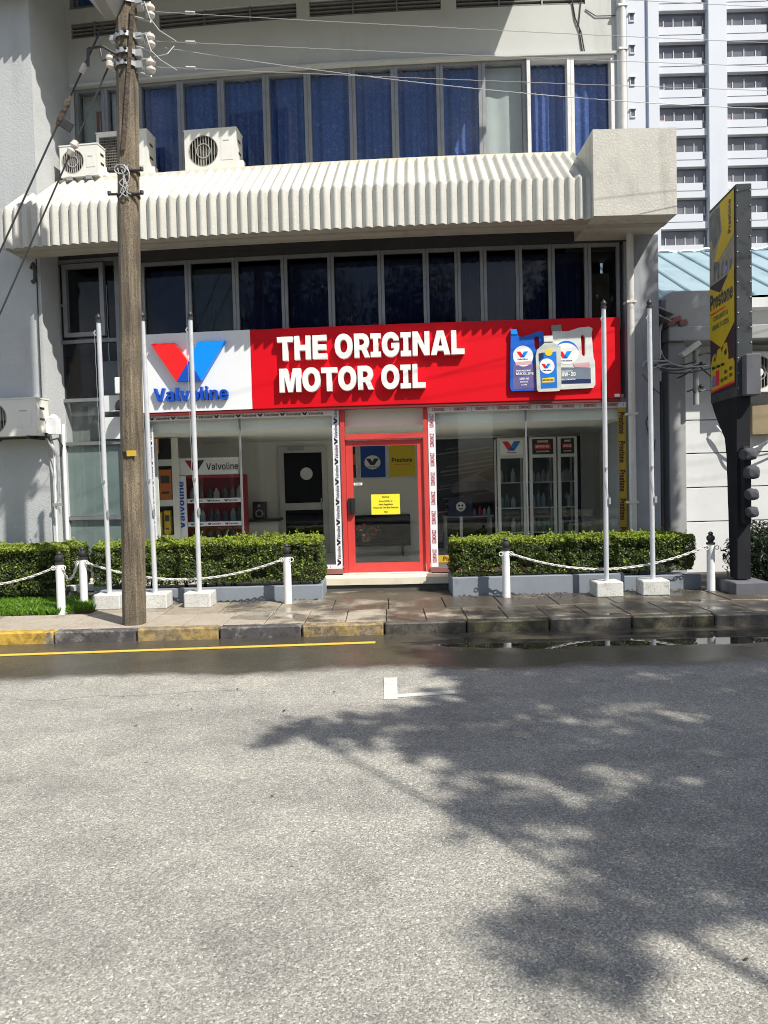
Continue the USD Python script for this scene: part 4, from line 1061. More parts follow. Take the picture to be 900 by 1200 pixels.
def hedge(label, x0, x1, y0, y1, z0, z1, n, seed, rough=.05, kind="leaf_hedge", slope=0.0):
    t = thing("hedge", label, "hedge", ((x0 + x1) / 2, (y0 + y1) / 2, z0))
    r = np.random.default_rng(seed)
    dx, dy, dz = x1 - x0, y1 - y0, z1 - z0
    areas = np.array([dx * dz, dx * dy * 1.3, dy * dz, dy * dz, dx * dz * .3])
    side = r.choice(5, n, p=areas / areas.sum())
    u, v = r.uniform(0, 1, n), r.uniform(0, 1, n)
    p = np.c_[x0 + u * dx, y0 + v * dy, z0 + r.uniform(0, 1, n) * dz]
    nr = np.zeros((n, 3))
    for s, (ax, val, sg) in enumerate(((1, y0, -1), (2, z1, 1), (0, x0, -1), (0, x1, 1), (1, y1, 1))):
        k = side == s
        p[k, ax] = val; nr[k, ax] = sg
    c = np.array([(x0 + x1) / 2, (y0 + y1) / 2, (z0 + z1) / 2])
    lump = (meshkit.fbm(p * 4.5 + seed, 4) - .5) * 2 * rough * 2.2
    # rounded arrises
    q = (p - c) / (np.array([dx, dy, dz]) / 2)
    edge = np.sort(np.abs(q), 1)[:, 1]
    inset = np.clip(edge - .9, 0, 1) * .35
    p = p + nr * (lump - r.exponential(.028, n) - inset * .6)[:, None]
    p[:, 2] += slope * (p[:, 0] - x0)
    keep = meshkit.noise(p * 9 + 3 * seed) > .22
    keep |= side == 1
    p, nr, side = p[keep], nr[keep], side[keep]
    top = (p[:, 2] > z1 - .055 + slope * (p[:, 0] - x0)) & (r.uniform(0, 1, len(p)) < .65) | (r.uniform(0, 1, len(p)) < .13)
    obj("foliage", leaves(0, p[~top], nr[~top] + [0, 0, .35], .0172, seed + 1), kind, t, kind="stuff")
    obj("young_leaves", leaves(0, p[top] + [0, 0, .006], nr[top] + [0, -.1, .5], .0175, seed + 2), "leaf_young_lit" if kind == "leaf_hedge" else kind, t, kind="stuff")  # paler top leaves: new growth plus painted sunlight
    dead = r.choice(len(p), 260, replace=False)
    obj("dead_leaves", leaves(0, p[dead] + nr[dead] * .012, nr[dead] + [0, 0, .3], .018, seed + 5), "litter", t, kind="stuff")
    k = r.choice(np.where(p[:, 2] > z1 - .03 + slope * (p[:, 0] - x0))[0], 90)
    up_ = []
    for q in p[k]:
        n_ = int(r.integers(5, 10)); hh = r.uniform(.03, .085); d_ = r.normal(0, .02, 2)
        s_ = np.linspace(0, 1, n_)[:, None]
        up_.append(q + s_ * np.array([d_[0], d_[1], hh]) + r.normal(0, .006, (n_, 3)))
    up_ = np.vstack(up_)
    obj("stray_shoots", leaves(0, up_, np.tile([0, -.4, .6], (len(up_), 1)), .0165, seed + 6), "leaf_young_lit" if kind == "leaf_hedge" else kind, t, kind="stuff")
    # inside: stems, and an added dark core box that blocks light
    m = 30
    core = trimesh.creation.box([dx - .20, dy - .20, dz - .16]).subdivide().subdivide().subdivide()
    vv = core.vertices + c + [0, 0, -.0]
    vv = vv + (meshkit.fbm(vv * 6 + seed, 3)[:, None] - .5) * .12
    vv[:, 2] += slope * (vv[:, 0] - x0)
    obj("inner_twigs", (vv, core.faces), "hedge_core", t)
    st = []
    for k in range(int(dx * 5)):
        xx = r.uniform(x0 + .1, x1 - .1); yy = r.uniform(y0 + .1, y1 - .1)
        st.append(tube([(xx, yy, z0 - .12), (xx + r.normal(0, .03), yy, z0 + .1), (xx + r.normal(0, .06), yy + r.normal(0, .05), z0 + dz * .5)], [.012, .010, .005], 5))
    each("stem", st, "twig", t)
    return t


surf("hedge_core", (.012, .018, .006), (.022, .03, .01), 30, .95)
hedge("clipped hedge in the left planter behind the flagpoles", -3.73, -.82, 9.74, 10.38, .34, .872, 46000, 1)
hedge("clipped hedge in the right planter between step and dark sign column", .86, 3.93, 9.74, 10.35, .36, .805, 46000, 2)
hedge("clipped hedge at the far left on the grass, before the side wall", -7.2, -4.14, 9.98, 10.75, .22, .842, 44000, 3)
t = thing("shrub", "dark leafy shrub right of the dark sign column", "shrub", (5.3, 10.6, .12))
r = np.random.default_rng(8)
sp = r.normal(0, 1, (7500, 3)); sp /= np.linalg.norm(sp, axis=1, keepdims=True)
sp *= (r.uniform(.15, 1, (7500, 1)) ** .4) * (0.75 + .5 * meshkit.noise(sp * 2.5 + 4)[:, None])
pt = sp * [.75, .45, .44] + [5.45, 10.55, .46]
pt = pt[pt[:, 2] > .13]
obj("foliage", leaves(0, pt, (pt - [5.45, 10.55, .3]) * 1.2 + [0, 0, .3], .042, 9, .6, .26), "leaf_shrub", t)
each("stem", [tube([(5.45 + r.normal(0, .12), 10.55, .1), (5.45 + r.normal(0, .3), 10.5 + r.normal(0, .12), .5), (5.45 + r.normal(0, .5), 10.45 + r.normal(0, .2), .9)], [.018, .012, .005], 5) for _ in range(14)], "twig", t)

# ------------------------------------------------------------------ flagpoles
def flagpole(label, x, y):
    t = thing("flagpole", label, "flagpole", (x, y, .12), "white flagpoles in concrete blocks before the shop")
    obj("base_block", rbox(x - .165, x + .165, y - .13, y + .17, .115, .30, .012), "block_white", t)
    obj("pole", cyl(x, y, .30, 3.60, .030, .027, 14), "pole_white", t, smooth=50)
    obj("finial", lathe(x, y, [(.001, 3.60), (.036, 3.60), (.036, 3.625), (.022, 3.635), (.033, 3.655), (.033, 3.675), (.012, 3.70), (.001, 3.715)], 14), "iron_black", t, smooth=40)
    obj("pulley", [tube([(x - .03, y - .03, 3.5), (x - .05, y - .04, 3.47), (x - .03, y - .03, 3.44)], .008, 6)], "galv", t)
    each("cleat", [bx(x + .025, x + .05, y - .045, y - .03, 1.24, 1.32), bx(x - .012, x + .012, y - .05, y - .024, 1.66, 1.69)], "galv", t)
    obj("halyard", [tube([(x - .04, y - .038, 3.46), (x - .036, y - .036, 2.6), (x - .034, y - .034, 1.7), (x + .03, y - .040, 1.28)], .0022, 5)], "grey_cable", t)
    return t


f0 = flagpole("white flagpole left of the wooden pole, leftmost of five", -3.40, 9.40)
for lb, x, y, rz, tl in (("white flagpole just right of the wooden pole", -2.825, 9.37, 1.5, (.2, -.45)), ("white flagpole crossing the wordmark on the white sign board", -2.283, 9.36, -1.2, (-.2, .05)), ("white flagpole before the oil bottles at the sign's right end", 2.705, 9.37, 2.0, (.15, .15)), ("white flagpole by the grey end column, rightmost of five", 3.285, 9.40, -2.5, (.1, -.12))):
    dup(f0, (x, y, .12), rz, lb, "white flagpoles in concrete blocks before the shop", tl)

# ------------------------------------------------------------------ bollards with chains
def bollard(label, x, y):
    t = thing("bollard", label, "bollard", (x, y, .12), "white posts with black tops and chains")
    obj("post", cyl(x, y, .10, .70, .049, .047, 18), "post_white", t, smooth=50)
    obj("cap", lathe(x, y, [(.001, .70), (.053, .70), (.053, .722), (.03, .728), (.03, .735), (.044, .75), (.052, .776), (.044, .802), (.024, .816), (.031, .832), (.024, .848), (.001, .862)], 18), "iron_black", t, smooth=35)
    each("chain_eye", [tube([(x + .062 + .024 * math.cos(a), y - .035, .66 + .024 * math.sin(a)) for a in np.linspace(0, 2 * np.pi, 12)], .006, 6, caps=False), tube([(x - .062 + .024 * math.cos(a), y - .035, .66 + .024 * math.sin(a)) for a in np.linspace(0, 2 * np.pi, 12)], .006, 6, caps=False)], "chain_white", t)
    return t


BL = [(-3.885, 9.13, "white bollard on the grass edge, leftmost"), (-3.83, 9.69, "white bollard behind the grass, second from the left, before the gap in the hedges"), (-1.208, 9.40, "white bollard before the left planter, left of the step"), (1.483, 9.42, "white bollard before the right planter, right of the step"), (4.058, 9.54, "white bollard beside the dark sign column")]
b0 = bollard(BL[0][2], BL[0][0], BL[0][1])
for x, y, lb in BL[1:]:
    dup(b0, (x, y, .12), 0, lb, "white posts with black tops and chains")


def link_pts(L=.034, w=.0115):
    a = np.linspace(0, 2 * np.pi, 11)[:-1]
    return np.c_[np.cos(a) * L, np.sin(a) * w * (1 + .25 * np.cos(a) ** 2), np.zeros(10)]


def chain(label, a, b, sag):
    a, b = np.array(a, float), np.array(b, float)
    L = np.linalg.norm(b - a)
    s = np.linspace(0, 1, 200)
    path = a + (b - a) * s[:, None]; path[:, 2] -= sag * 4 * s * (1 - s)
    d = np.r_[0, np.cumsum(np.linalg.norm(np.diff(path, axis=0), axis=1))]
    n = max(3, int(d[-1] / .050))
    at = (np.arange(n) + .5) / n * d[-1]
    ms = []
    for k, q in enumerate(at):
        c = np.array([np.interp(q, d, path[:, i]) for i in range(3)]); e = np.array([np.interp(q + .01, d, path[:, i]) for i in range(3)]) - c
        e /= np.linalg.norm(e); side = np.cross(e, [0, 0, 1.0]); side /= np.linalg.norm(side); upv = np.cross(side, e)
        w = (side + upv) / 2 ** .5 if k % 2 else (side - upv) / 2 ** .5
        lp = link_pts()
        pts = c + lp[:, :1] * e + lp[:, 1:2] * w
        pts = np.vstack([pts, pts[:1]])
        ms.append(tube(pts, .0065, 5, caps=False))
    return obj("chain", cat(ms), "chain_white", None, label=label, cat_="chain", smooth=60)


chain("white chain hanging from the leftmost bollard out to the left", (-5.9, 9.25, .66), (-3.947, 9.095, .66), .20)
chain("short white chain between the two left bollards", (-3.84, 9.095, .66), (-3.89, 9.655, .66), .17)
chain("long white chain in front of the left planter", (-3.768, 9.655, .66), (-1.27, 9.365, .66), .225)
chain("long white chain in front of the right planter", (1.545, 9.385, .66), (3.996, 9.505, .68), .235)

# ------------------------------------------------------------------ wooden utility pole
t = thing("utility_pole", "tall weathered wooden utility pole with white insulators", "utility pole", (-2.735, 8.26, .12))


def px_at(z): return -2.732 + (z - .12) * .0262


n, zs = 8, np.r_[np.linspace(.06, 9.2, 74)]
V = []
rs = np.random.default_rng(2)
fac_n = rs.uniform(-1, 1, n)
for z in zs:
    r0 = .126 - .0030 * z
    a = np.arange(n) * 2 * np.pi / n + .25
    q = np.c_[np.cos(a), np.sin(a), np.full(n, z * .45)]
    rr_ = r0 * (1 + .03 * fac_n + .07 * (meshkit.fbm(q * [2.2, 2.2, 1] + 9, 4) - .5) + (.12 * (meshkit.noise(q * [3, 3, 2.4]) - .5) if z > 4.9 else 0))
    V.append(np.c_[px_at(z) + rr_ * np.cos(a), 8.26 + rr_ * np.sin(a), np.full(n, z)])
V = np.concatenate(V)
i, j = np.meshgrid(np.arange(len(zs) - 1), np.arange(n), indexing="ij")
obj("shaft", (V, tri(np.stack([i * n + j, i * n + (j + 1) % n, (i + 1) * n + (j + 1) % n, (i + 1) * n + j], -1).reshape(-1, 4))), "pole_wood", t, smooth=28)


def ring(z, r, h=.03, n=14):
    x = px_at(z)
    return lathe(x, 8.26, [(r - .01, z), (r, z), (r, z + h), (r - .01, z + h)], n)


for z in (6.62, 6.27, 6.10, 5.98):
    x = px_at(z)
    bnd = obj("clamp", [ring(z, .125, .05), bx(x + .10, x + .17, 8.20, 8.32, z - .01, z + .06), bx(x - .17, x - .10, 8.22, 8.30, z, z + .05)], "galv", t)
    each("bolt", [tube([(x + .03, 8.12, z + .025), (x + .03, 8.08, z + .025)], .018, 8), tube([(x - .05, 8.13, z + .03), (x - .05, 8.09, z + .03)], .014, 8)], "iron_black", bnd)
for z in (6.555, 6.255, 5.995):
    x = px_at(z)
    xi = x + .255
    arm = obj("insulator_bracket", [tube([(x + .10, 8.24, z + .06), (xi, 8.24, z + .085)], .012, 6), tube([(x + .10, 8.24, z - .05), (xi, 8.24, z - .095)], .012, 6), tube([(xi, 8.24, z - .11), (xi, 8.24, z + .10)], .011, 6)], "galv", t)
    obj("insulator", lathe(xi, 8.24, [(.001, z + .066), (.04, z + .066), (.051, z + .05), (.051, z + .03), (.026, z + .016), (.026, z - .006), (.049, z - .018), (.051, z - .042), (.034, z - .062), (.016, z - .075), (.001, z - .075)], 16), "ceramic", arm, smooth=40)
obj("tank", xf(ext(Polygon([(-.90, 1.05), (-.30, .31), (-.17, .15), (-.06, .15), (.04, .34), (.42, 1.15), (.42, 2.45), (-.90, 2.45)]), .34), rotx(math.pi / 2), (px_at(6.6) - .02, 8.16, 6.30)), "tank_grey", t, label="grey box bolted near the pole top")
obj("hook_arm", [tube([(px_at(6.1) - .08, 8.2, 6.10), (px_at(6.1) - .22, 8.16, 6.17), (px_at(6.1) - .36, 8.14, 6.14)], .014, 6), tube([(px_at(6.1) - .36, 8.14, 6.14), (px_at(6.1) - .37, 8.14, 5.96)], .016, 6), tube([(px_at(6.1) - .10, 8.18, 6.08), (px_at(6.1) - .22, 8.15, 6.02), (px_at(6.1) - .24, 8.15, 6.14)], .012, 6)], "iron_black", t)
obj("spool", [lathe(px_at(6.1) - .15, 8.16, [(.001, 6.07), (.035, 6.07), (.04, 6.04), (.022, 6.02), (.04, 6.0), (.035, 5.96), (.001, 5.96)], 12)], "ceramic", t)
obj("steel_strap", [xf(bx(-.018, .018, -.008, .008, 0, 1.5), roty(.11), (px_at(6.4) - .045, 8.135, 5.1 + .0))], "bark", t)
for z in (4.90, 4.66):
    x = px_at(z)
    obj("step_bar", [tube([(x - .185, 8.16, z), (x + .185, 8.16, z)], .014, 8), tube([(x - .17, 8.16, z), (x - .17, 8.16, z + .03)], .02, 6), tube([(x + .17, 8.16, z), (x + .17, 8.16, z + .03)], .02, 6), ring(z, .122, .02)], "iron_black", t)
wl = []
for k in range(5):
    x = px_at(4.8)
    q = [(x + rs.uniform(-.07, .07), 8.13 + rs.uniform(-.01, .0), 4.93 - s * .3 + .02 * math.sin(s * 9 + k)) for s in np.linspace(0, 1, 7)]
    wl.append(tube(q, .006, 5))
wl.append(tube([(px_at(4.9) - .04 + .06 * math.cos(a), 8.12, 4.9 + .05 * math.sin(a)) for a in np.linspace(0, 6.28, 12)], .006, 5))
each("wire_coil", wl, "grey_cable", t)
x = px_at(1.955)
obj("tag_plate", [bx(x - .015, x + .085, 8.128, 8.134, 1.925, 1.985)], "tape_yellow", t)
obj("tag_print", [bx(x - .06, x - .018, 8.128, 8.134, 1.935, 1.975)], "print_black", t)


def wire(label, pts, r, mname="grey_cable", extra=None, sag=0.0):
    p = np.array(pts, float)
    s = np.linspace(0, 1, 40)
    q = p[0] + (p[-1] - p[0]) * s[:, None]
    q[:, 2] -= sag * 4 * s * (1 - s)
    return obj("overhead_wire" if "guy" not in label and "stay" not in label else "stay_wire", tube(q, r, 6), mname, None, label=label, cat_="wire")


xe, ye = 25.0, 10.25
wire("pale overhead wire from the topmost insulator, highest of three", [(px_at(6.55) + .31, 8.24, 6.555), (xe, ye, 6.35)], .003, sag=.22)
wire("pale overhead wire from the middle insulator", [(px_at(6.25) + .31, 8.24, 6.255), (xe, ye, 6.1)], .003, sag=.18)
wire("pale overhead wire from the lowest insulator, crossing the blue curtains", [(px_at(6.0) + .31, 8.24, 5.99), (xe, ye, 5.85)], .003, sag=.18)
wire("thin overhead wire along the upper edge of the view", [(px_at(6.8) + .1, 8.24, 6.98), (xe, ye, 6.6)], .003, sag=.2)
jm = []
for z0, z1 in ((6.66, 6.34), (6.33, 6.04)):
    x = px_at(6.3)
    jm.append(tube([(x + .12, 8.2, z0 - .04), (x + .22, 8.19, z0 - .03), (x + .27, 8.19, z0 - .2), (x + .36, 8.2, z1), (x + .52, 8.24, z1 - .09)], .006, 5))
jm.append(tube([(px_at(6.25) + .5, 8.24, 6.2), (px_at(6.2) + .44, 8.2, 6.1), (px_at(6.1) + .30, 8.2, 6.07)], .006, 5))
for z in (6.548, 6.246, 5.985):
    x = px_at(z)
    jm.append(tube([(x + .62, 8.25, z - .006), (x + .72, 8.255, z - .008)], .018, 6))
each("jumper_wire", jm, "grey_cable", t)
wire("thin slack cable sagging behind the middle overhead wire", [(px_at(6.25) + .40, 8.27, 6.20), (9.5, 9.9, 6.1)], .004, "galv", sag=.30)
g1 = [(-2.80, 8.22, 6.42), (-6.25, 8.55, .12)]
g2 = [(-2.72, 8.20, 6.05), (-5.84, 8.50, .12)]
w1 = wire("dark stay wire left of the pole, the outer of two", g1, .010, "dark_cable")
w2 = wire("dark stay wire left of the pole, the inner of two, with white insulator", g2, .009, "dark_cable")


def along(g, z):
    a, b = np.array(g[0]), np.array(g[1]); s = (a[2] - z) / (a[2] - b[2]); return a + (b - a) * s


t = thing("turnbuckle", "rusty turnbuckle on the outer stay wire", "turnbuckle", along(g1, 5.58))
obj("body", [tube([along(g1, 5.72), along(g1, 5.66), along(g1, 5.48), along(g1, 5.42)], [.012, .032, .032, .012], 8)], "bark", t)
obj("plate", [xf(rbox(-.06, .10, -.01, .01, -.05, .05, .006), roty(.6), along(g1, 5.42) + [.08, 0, .03])], "iron_black", t)
t = thing("stay_insulator", "white egg insulator on the inner stay wire", "insulator", along(g2, 5.18))
obj("egg", [xf(lathe(0, 0, [(.001, -.09), (.03, -.08), (.045, -.03), (.02, 0), (.045, .03), (.03, .08), (.001, .09)], 12), roty(.5), along(g2, 5.18))], "ceramic", t, smooth=40)
t = thing("wire_grip", "white clamp and dark hook where the stay wires leave the pole", "clamp", along(g1, 5.98))
obj("grip", [xf(lathe(0, 0, [(.001, -.06), (.028, -.05), (.03, .04), (.001, .06)], 10), roty(.5), along(g1, 6.0))], "ceramic", t)

# ------------------------------------------------------------------ inside the shop
def goods(name, label, cat_, group, x, y, z, h, w, m_, cap="product_grey"):
    prof = [(.001, 0), (w * .48, 0), (w * .5, .02 * h), (w * .5, .62 * h), (w * .38, .78 * h), (w * .18, .86 * h), (w * .18, .9 * h), (w * .2, .91 * h), (w * .2, h), (.001, h)]
    v, f = lathe(0, 0, prof, 10)
    return obj(name, (v * [1, .6, 1] + [x, y, z], f), m_, None, smooth=40, label=label, cat_=cat_, group=group)


DK = .925


def near(m):
    v, f, _ = meshkit.arrays(m)
    v = v * [DK, DK, 1]
    v[:, 2] = np.where(v[:, 2] < .31, .287, 1.6 + (v[:, 2] - 1.6) * DK)
    return v, f


def nobj(name, m, *a, **k):
    return obj(name, near(cat(m) if isinstance(m, list) else m), *a, **k)


t = thing("display_stand", "white and red display stand with product shelves behind the left shop window", "display stand", (-2.8, 12.5, .29))
nobj("header", bx(-3.57, -2.50, 13.30, 13.36, 1.78, 2.07), "tape_white", t)
nobj("red_edge", bx(-3.635, -3.571, 13.30, 13.37, 1.78, 2.09), "display_red", t)
g = emblem(.17)
nobj("header_emblem", [ony(ext(g[0], .004), -3.25, 13.299, 1.86)], "display_red", t)
nobj("header_emblem", [ony(ext(shapely.union_all([g[1], g[2]]), .004), -3.25, 13.299, 1.86)], "tape_ink", t)
nobj("lettering", ony(text("Valvoline", .115, .004, 600, .55), -3.05, 13.299, 1.86), "tape_ink", t)
nobj("side_panel", bx(-3.60, -3.41, 13.28, 13.31, .30, 1.765), "tape_white", t)
nobj("lettering", ony(rot2(text("Valvoline", .105, .004, 800, .82), math.pi / 2), -3.45, 13.279, .85), "emblem_navy", t)
each("back_panel", [near(q_) for q_ in [bx(-3.60, -2.44, 13.72, 13.76, .29, 1.77), bx(-2.46, -2.42, 13.30, 13.72, .29, 1.77), bx(-3.41, -2.46, 13.36, 13.72, 1.72, 1.77)]], "display_red", t)
for z in (1.335, .93, .60):
    s = nobj("shelf", bx(-3.41, -2.46, 13.36, 13.71, z - .02, z), "tape_white", t)
    nobj("price_strip", bx(-3.41, -2.44, 13.33, 13.36, z - .045, z + .03), "tape_white", s)
    nobj("lettering", [ony(text("Valvoline", .03, .002, 700, .16, simp=.04), x, 13.329, z - .022) for x in (-3.3, -3.0, -2.7)] + [ony(xf(small_v(.034)), x - .035, 13.329, z - .025) for x in (-3.3, -3.0, -2.7)], "tape_ink", s)
rg = random.Random(4)
ORD = ["first", "second", "third", "fourth", "fifth", "sixth", "seventh"]
for z, lb, hh in ((1.336, "upper shelf of the red display stand", .24), (.931, "lower shelf of the red display stand", .26), (.601, "bottom shelf of the red display stand", .22)):
    for k in range(7):
        x = -3.33 + .135 * k
        goods("oil_bottle", f"{ORD[k]} bottle from the left on the {lb}", "bottle", "bottles on the red display stand", (x + rg.uniform(-.015, .015)) * DK, (13.47 + rg.uniform(0, .08)) * DK, 1.6 + (z - 1.6) * DK, hh * DK * rg.uniform(.8, 1.1), .10, ["product_teal", "product_grey", "product_dark", "product_grey"][rg.randrange(4)] if z > 1.3 else ["product_dark", "product_dark", "product_teal"][rg.randrange(3)])
# rack at the left edge of the window
t = thing("side_rack", "tall pale rack of orange and yellow goods at the left window edge", "rack", (-3.6, 12.4, .29))
each("upright", [bx(-3.34, -3.25, 12.18, 12.26, .29, 2.36), bx(-3.98, -3.92, 12.18, 12.26, .29, 2.36)], "room_wall", t)
obj("back_board", bx(-3.97, -3.34, 12.40, 12.44, .29, 2.36), "black_plastic", t)
for z in (1.92, 1.28, .72):
    obj("shelf", bx(-3.92, -3.34, 12.18, 12.40, z, z + .10), "white_plastic", t)
obj("poster", bx(-3.66, -3.54, 12.20, 12.21, 2.12, 2.46), "product_orange", t)
obj("poster", [bx(-3.78, -3.66, 12.20, 12.208, 2.14, 2.36)], "product_yellow", t)
for x, z, w, h, m_, lb in ((-3.69, 1.38, .12, .40, "product_orange", "orange pack on the middle shelf of the side rack, left"), (-3.46, 1.38, .20, .48, "product_orange", "large orange pack on the middle shelf of the side rack"), (-3.585, 1.38, .06, .42, "product_dark", "tall dark bottle between the orange packs on the side rack"), (-3.60, .83, .12, .36, "product_yellow", "yellow pack on the lower shelf of the side rack"), (-3.45, .83, .10, .38, "product_yellow", "narrow yellow pack on the lower shelf of the side rack"), (-3.72, .83, .09, .3, "product_dark", "dark pack on the lower shelf of the side rack"), (-3.62, .60, .16, .11, "product_pink", "pink box low on the side rack")):
    if m_ == "product_dark":
        goods("bottle", lb, "bottle", None, x, 12.26, z, h, w, m_)
    else:
        p = thing("product_pack", lb, "pack", (x, 12.25, z))
        obj("carton", rbox(x - w / 2, x + w / 2, 12.20, 12.32, z, z + h, .006), m_, p)
        obj("label", [bx(x - w * .35, x + w * .35, 12.197, 12.1995, z + h * .55, z + h * .8), bx(x - w * .3, x + w * .3, 12.197, 12.1995, z + h * .2, z + h * .28)], "product_dark", p)
t = thing("counter", "low shop counter with dark top between display stand and inner door", "counter", (-2.3, 13.9, .29))
obj("top", rbox(-2.62, -1.86, 13.65, 14.2, .92, .965, .01), "black_plastic", t)
each("front", [bx(-2.6, -1.9, 13.72, 13.75, .29, .92), bx(-2.0, -1.9, 13.75, 14.2, .29, .92), bx(-2.6, -2.5, 13.75, 14.2, .29, .92)], "room_wall", t)
t = thing("speaker", "black box speaker standing on the counter", "speaker", (-2.25, 13.9, .965))
obj("cabinet", rbox(-2.37, -2.13, 13.85, 14.05, .967, 1.27, .012), "black_plastic", t)
each("cone", [ony(ext(ell(0, 0, .075, .075).difference(ell(0, 0, .045, .045)), .006), -2.25, 13.849, 1.06), ony(ext(ell(0, 0, .03, .03), .006), -2.25, 13.849, 1.2)], "product_grey", t)


def picture(label, x0, x1, z0, z1, m_, draw):
    t = thing("wall_poster", label, "poster", ((x0 + x1) / 2, 14.29, z0))
    obj("frame", [bx(x0 - .03, x1 + .03, 14.262, 14.298, z0 - .03, z0), bx(x0 - .03, x1 + .03, 14.262, 14.298, z1, z1 + .03), bx(x0 - .03, x0, 14.262, 14.298, z0, z1), bx(x1, x1 + .03, 14.262, 14.298, z0, z1)], "white_plastic", t)
    obj("sheet", bx(x0, x1, 14.275, 14.28, z0, z1), m_, t)
    draw(t)


def d1(t):
    obj("badge", ony(ext(ell(0, 0, .15, .13), .002), -.19, 14.274, 1.94), "label_white", t)
    e = emblem(.12)
    obj("emblem", ony(ext(shapely.union_all(e), .002), -.19, 14.271, 1.89), "tape_ink", t)
    obj("lettering", ony(text("Valvoline", .03, .002, 700, .2, simp=.04, anchor="c"), -.19, 14.271, 1.84), "tape_ink", t)


def d2(t):
    obj("lettering", ony(text("Prestone", .085, .002, 800, .38, simp=.03, anchor="c"), .36, 14.274, 1.93), "print_black", t)
    obj("rule", bx(.20, .52, 14.272, 14.274, 1.885, 1.895), "print_red", t)


def d3(t):
    obj("print", bx(-.60, -.50, 14.272, 14.274, 1.9, 2.1), "product_orange", t)


picture("blue wall poster with white round badge seen through the door", -.41, .05, 1.66, 2.24, "poster_blue", d1)
picture("yellow wall poster with dark lettering seen through the door", .12, .60, 1.66, 2.24, "poster_yellow", d2)
picture("narrow dark wall poster beside the blue one", -.66, -.50, 1.66, 2.24, "mural_night", d3)
t = thing("television", "large black television low on the back wall behind the door", "television", (0, 14.2, .38))
obj("bezel", rbox(-.54, .48, 14.16, 14.22, .385, .965, .008), "matte_black", t)
obj("screen", bx(-.525, .465, 14.155, 14.1595, .40, .95), "screen_black", t)
t = thing("low_table", "low dark table in front of the television", "table", (-.2, 13.4, .29))
obj("top", rbox(-.75, .35, 13.2, 13.65, .50, .535, .008), "matte_black", t)
for x in (-.72, .29):
    for y in (13.22, 13.60):
        obj("leg", bx(x, x + .03, y, y + .03, .29, .50), "matte_black", t)
t = thing("flower_arrangement", "red and cream flower arrangement on the low table", "flowers", (-.32, 13.4, .54))
fr = np.random.default_rng(3)
obj("pot", lathe(-.32, 13.4, [(.001, .536), (.06, .536), (.08, .62), (.07, .62), (.001, .60)], 12), "flower_cream", t)
for k in range(16):
    a = fr.uniform(0, 6.28); rr_ = .19 * math.sqrt(fr.uniform(.05, 1))
    m_ = "flower_cream" if k in (3, 9) else "flower_red"
    obj("flower", xf(trimesh.creation.icosphere(1, .038), np.diag([1, 1, .7]), (-.32 + rr_ * math.cos(a), 13.36 + .05 * math.sin(a), .73 + rr_ * .7 * math.sin(a))), m_, t, smooth=True)
q = np.c_[fr.normal(-.32, .10, 160), fr.normal(13.4, .05, 160), fr.normal(.68, .07, 160)]
obj("foliage", leaves(0, q, q - [-.32, 13.4, .6], .035, 3), "flower_green", t)
# mural, blue stand, table, cabinets
t = thing("wall_mural", "dark printed wall mural of a car in pale light streaks", "mural", (2.0, 14.29, .3))
obj("sheet", bx(.93, 3.9, 14.28, 14.297, .30, 2.33), "mural_night", t)
obj("blue_band", bx(1.35, 3.9, 14.276, 14.279, 2.17, 2.33), "mural_blue", t)
st = []
rs2 = random.Random(6)
for k in range(15):
    z = .95 + .085 * k + rs2.uniform(-.02, .02); wd = rs2.uniform(.006, .03)
    st.append(ony(ext(Polygon([(0, 0), (2.0, .22 + .05 * rs2.random()), (2.0, .22 + wd), (0, wd)]), .002), .94 + rs2.uniform(0, .25), 14.279, z))
each("light_streak", st, "mural_streak", t)
obj("car_print", [ony(ext(Polygon([(1.25, 1.37), (1.33, 1.52), (1.62, 1.64), (1.86, 1.74), (2.15, 1.86), (2.6, 1.9), (2.6, 1.3), (2.2, 1.25), (1.9, 1.38), (1.55, 1.36), (1.32, 1.33)]), .002), 0, 14.2765, 0)], "mural_car", t)
each("car_window", [ony(ext(Polygon([(1.75, 1.66), (2.05, 1.82), (2.5, 1.85), (2.5, 1.6), (1.95, 1.55)]), .002), 0, 14.2742, 0), ony(ext(Polygon([(1.5, 1.30), (2.5, 1.25), (2.5, .6), (1.5, .6)]), .002), 0, 14.2742, 0)], "mural_night", t)
t = thing("blue_stand", "small blue counter stand with white round badge on a leg", "stand", (1.36, 13.6, .29))
obj("panel", rbox(1.14, 1.57, 13.58, 13.61, .93, 1.27, .005), "mural_blue", t)
obj("badge", ony(ext(ell(0, 0, .085, .085), .003), 1.36, 13.579, 1.10), "label_white", t)
each("badge_print", [ony(ext(ell(x, .02, .018, .018), .002), 1.36, 13.5755, 1.10) for x in (-.03, .03)] + [ony(ext(Polygon([(-.04, -.03), (.04, -.03), (.03, -.05), (-.03, -.05)]), .002), 1.36, 13.5755, 1.10)], "tape_ink", t)
obj("leg", bx(1.34, 1.39, 13.60, 13.63, .29, 1.0), "label_white", t)
t = thing("side_table", "dark side table below the mural", "table", (1.6, 13.7, .29))
obj("top", rbox(1.05, 1.95, 13.62, 14.1, .90, .93, .006), "product_grey", t)
each("leg", [bx(1.08, 1.12, 13.66, 13.7, .29, .9), bx(1.88, 1.92, 13.66, 13.7, .29, .9), bx(1.08, 1.12, 14.0, 14.04, .29, .9), bx(1.88, 1.92, 14.0, 14.04, .29, .9)], "product_grey", t)
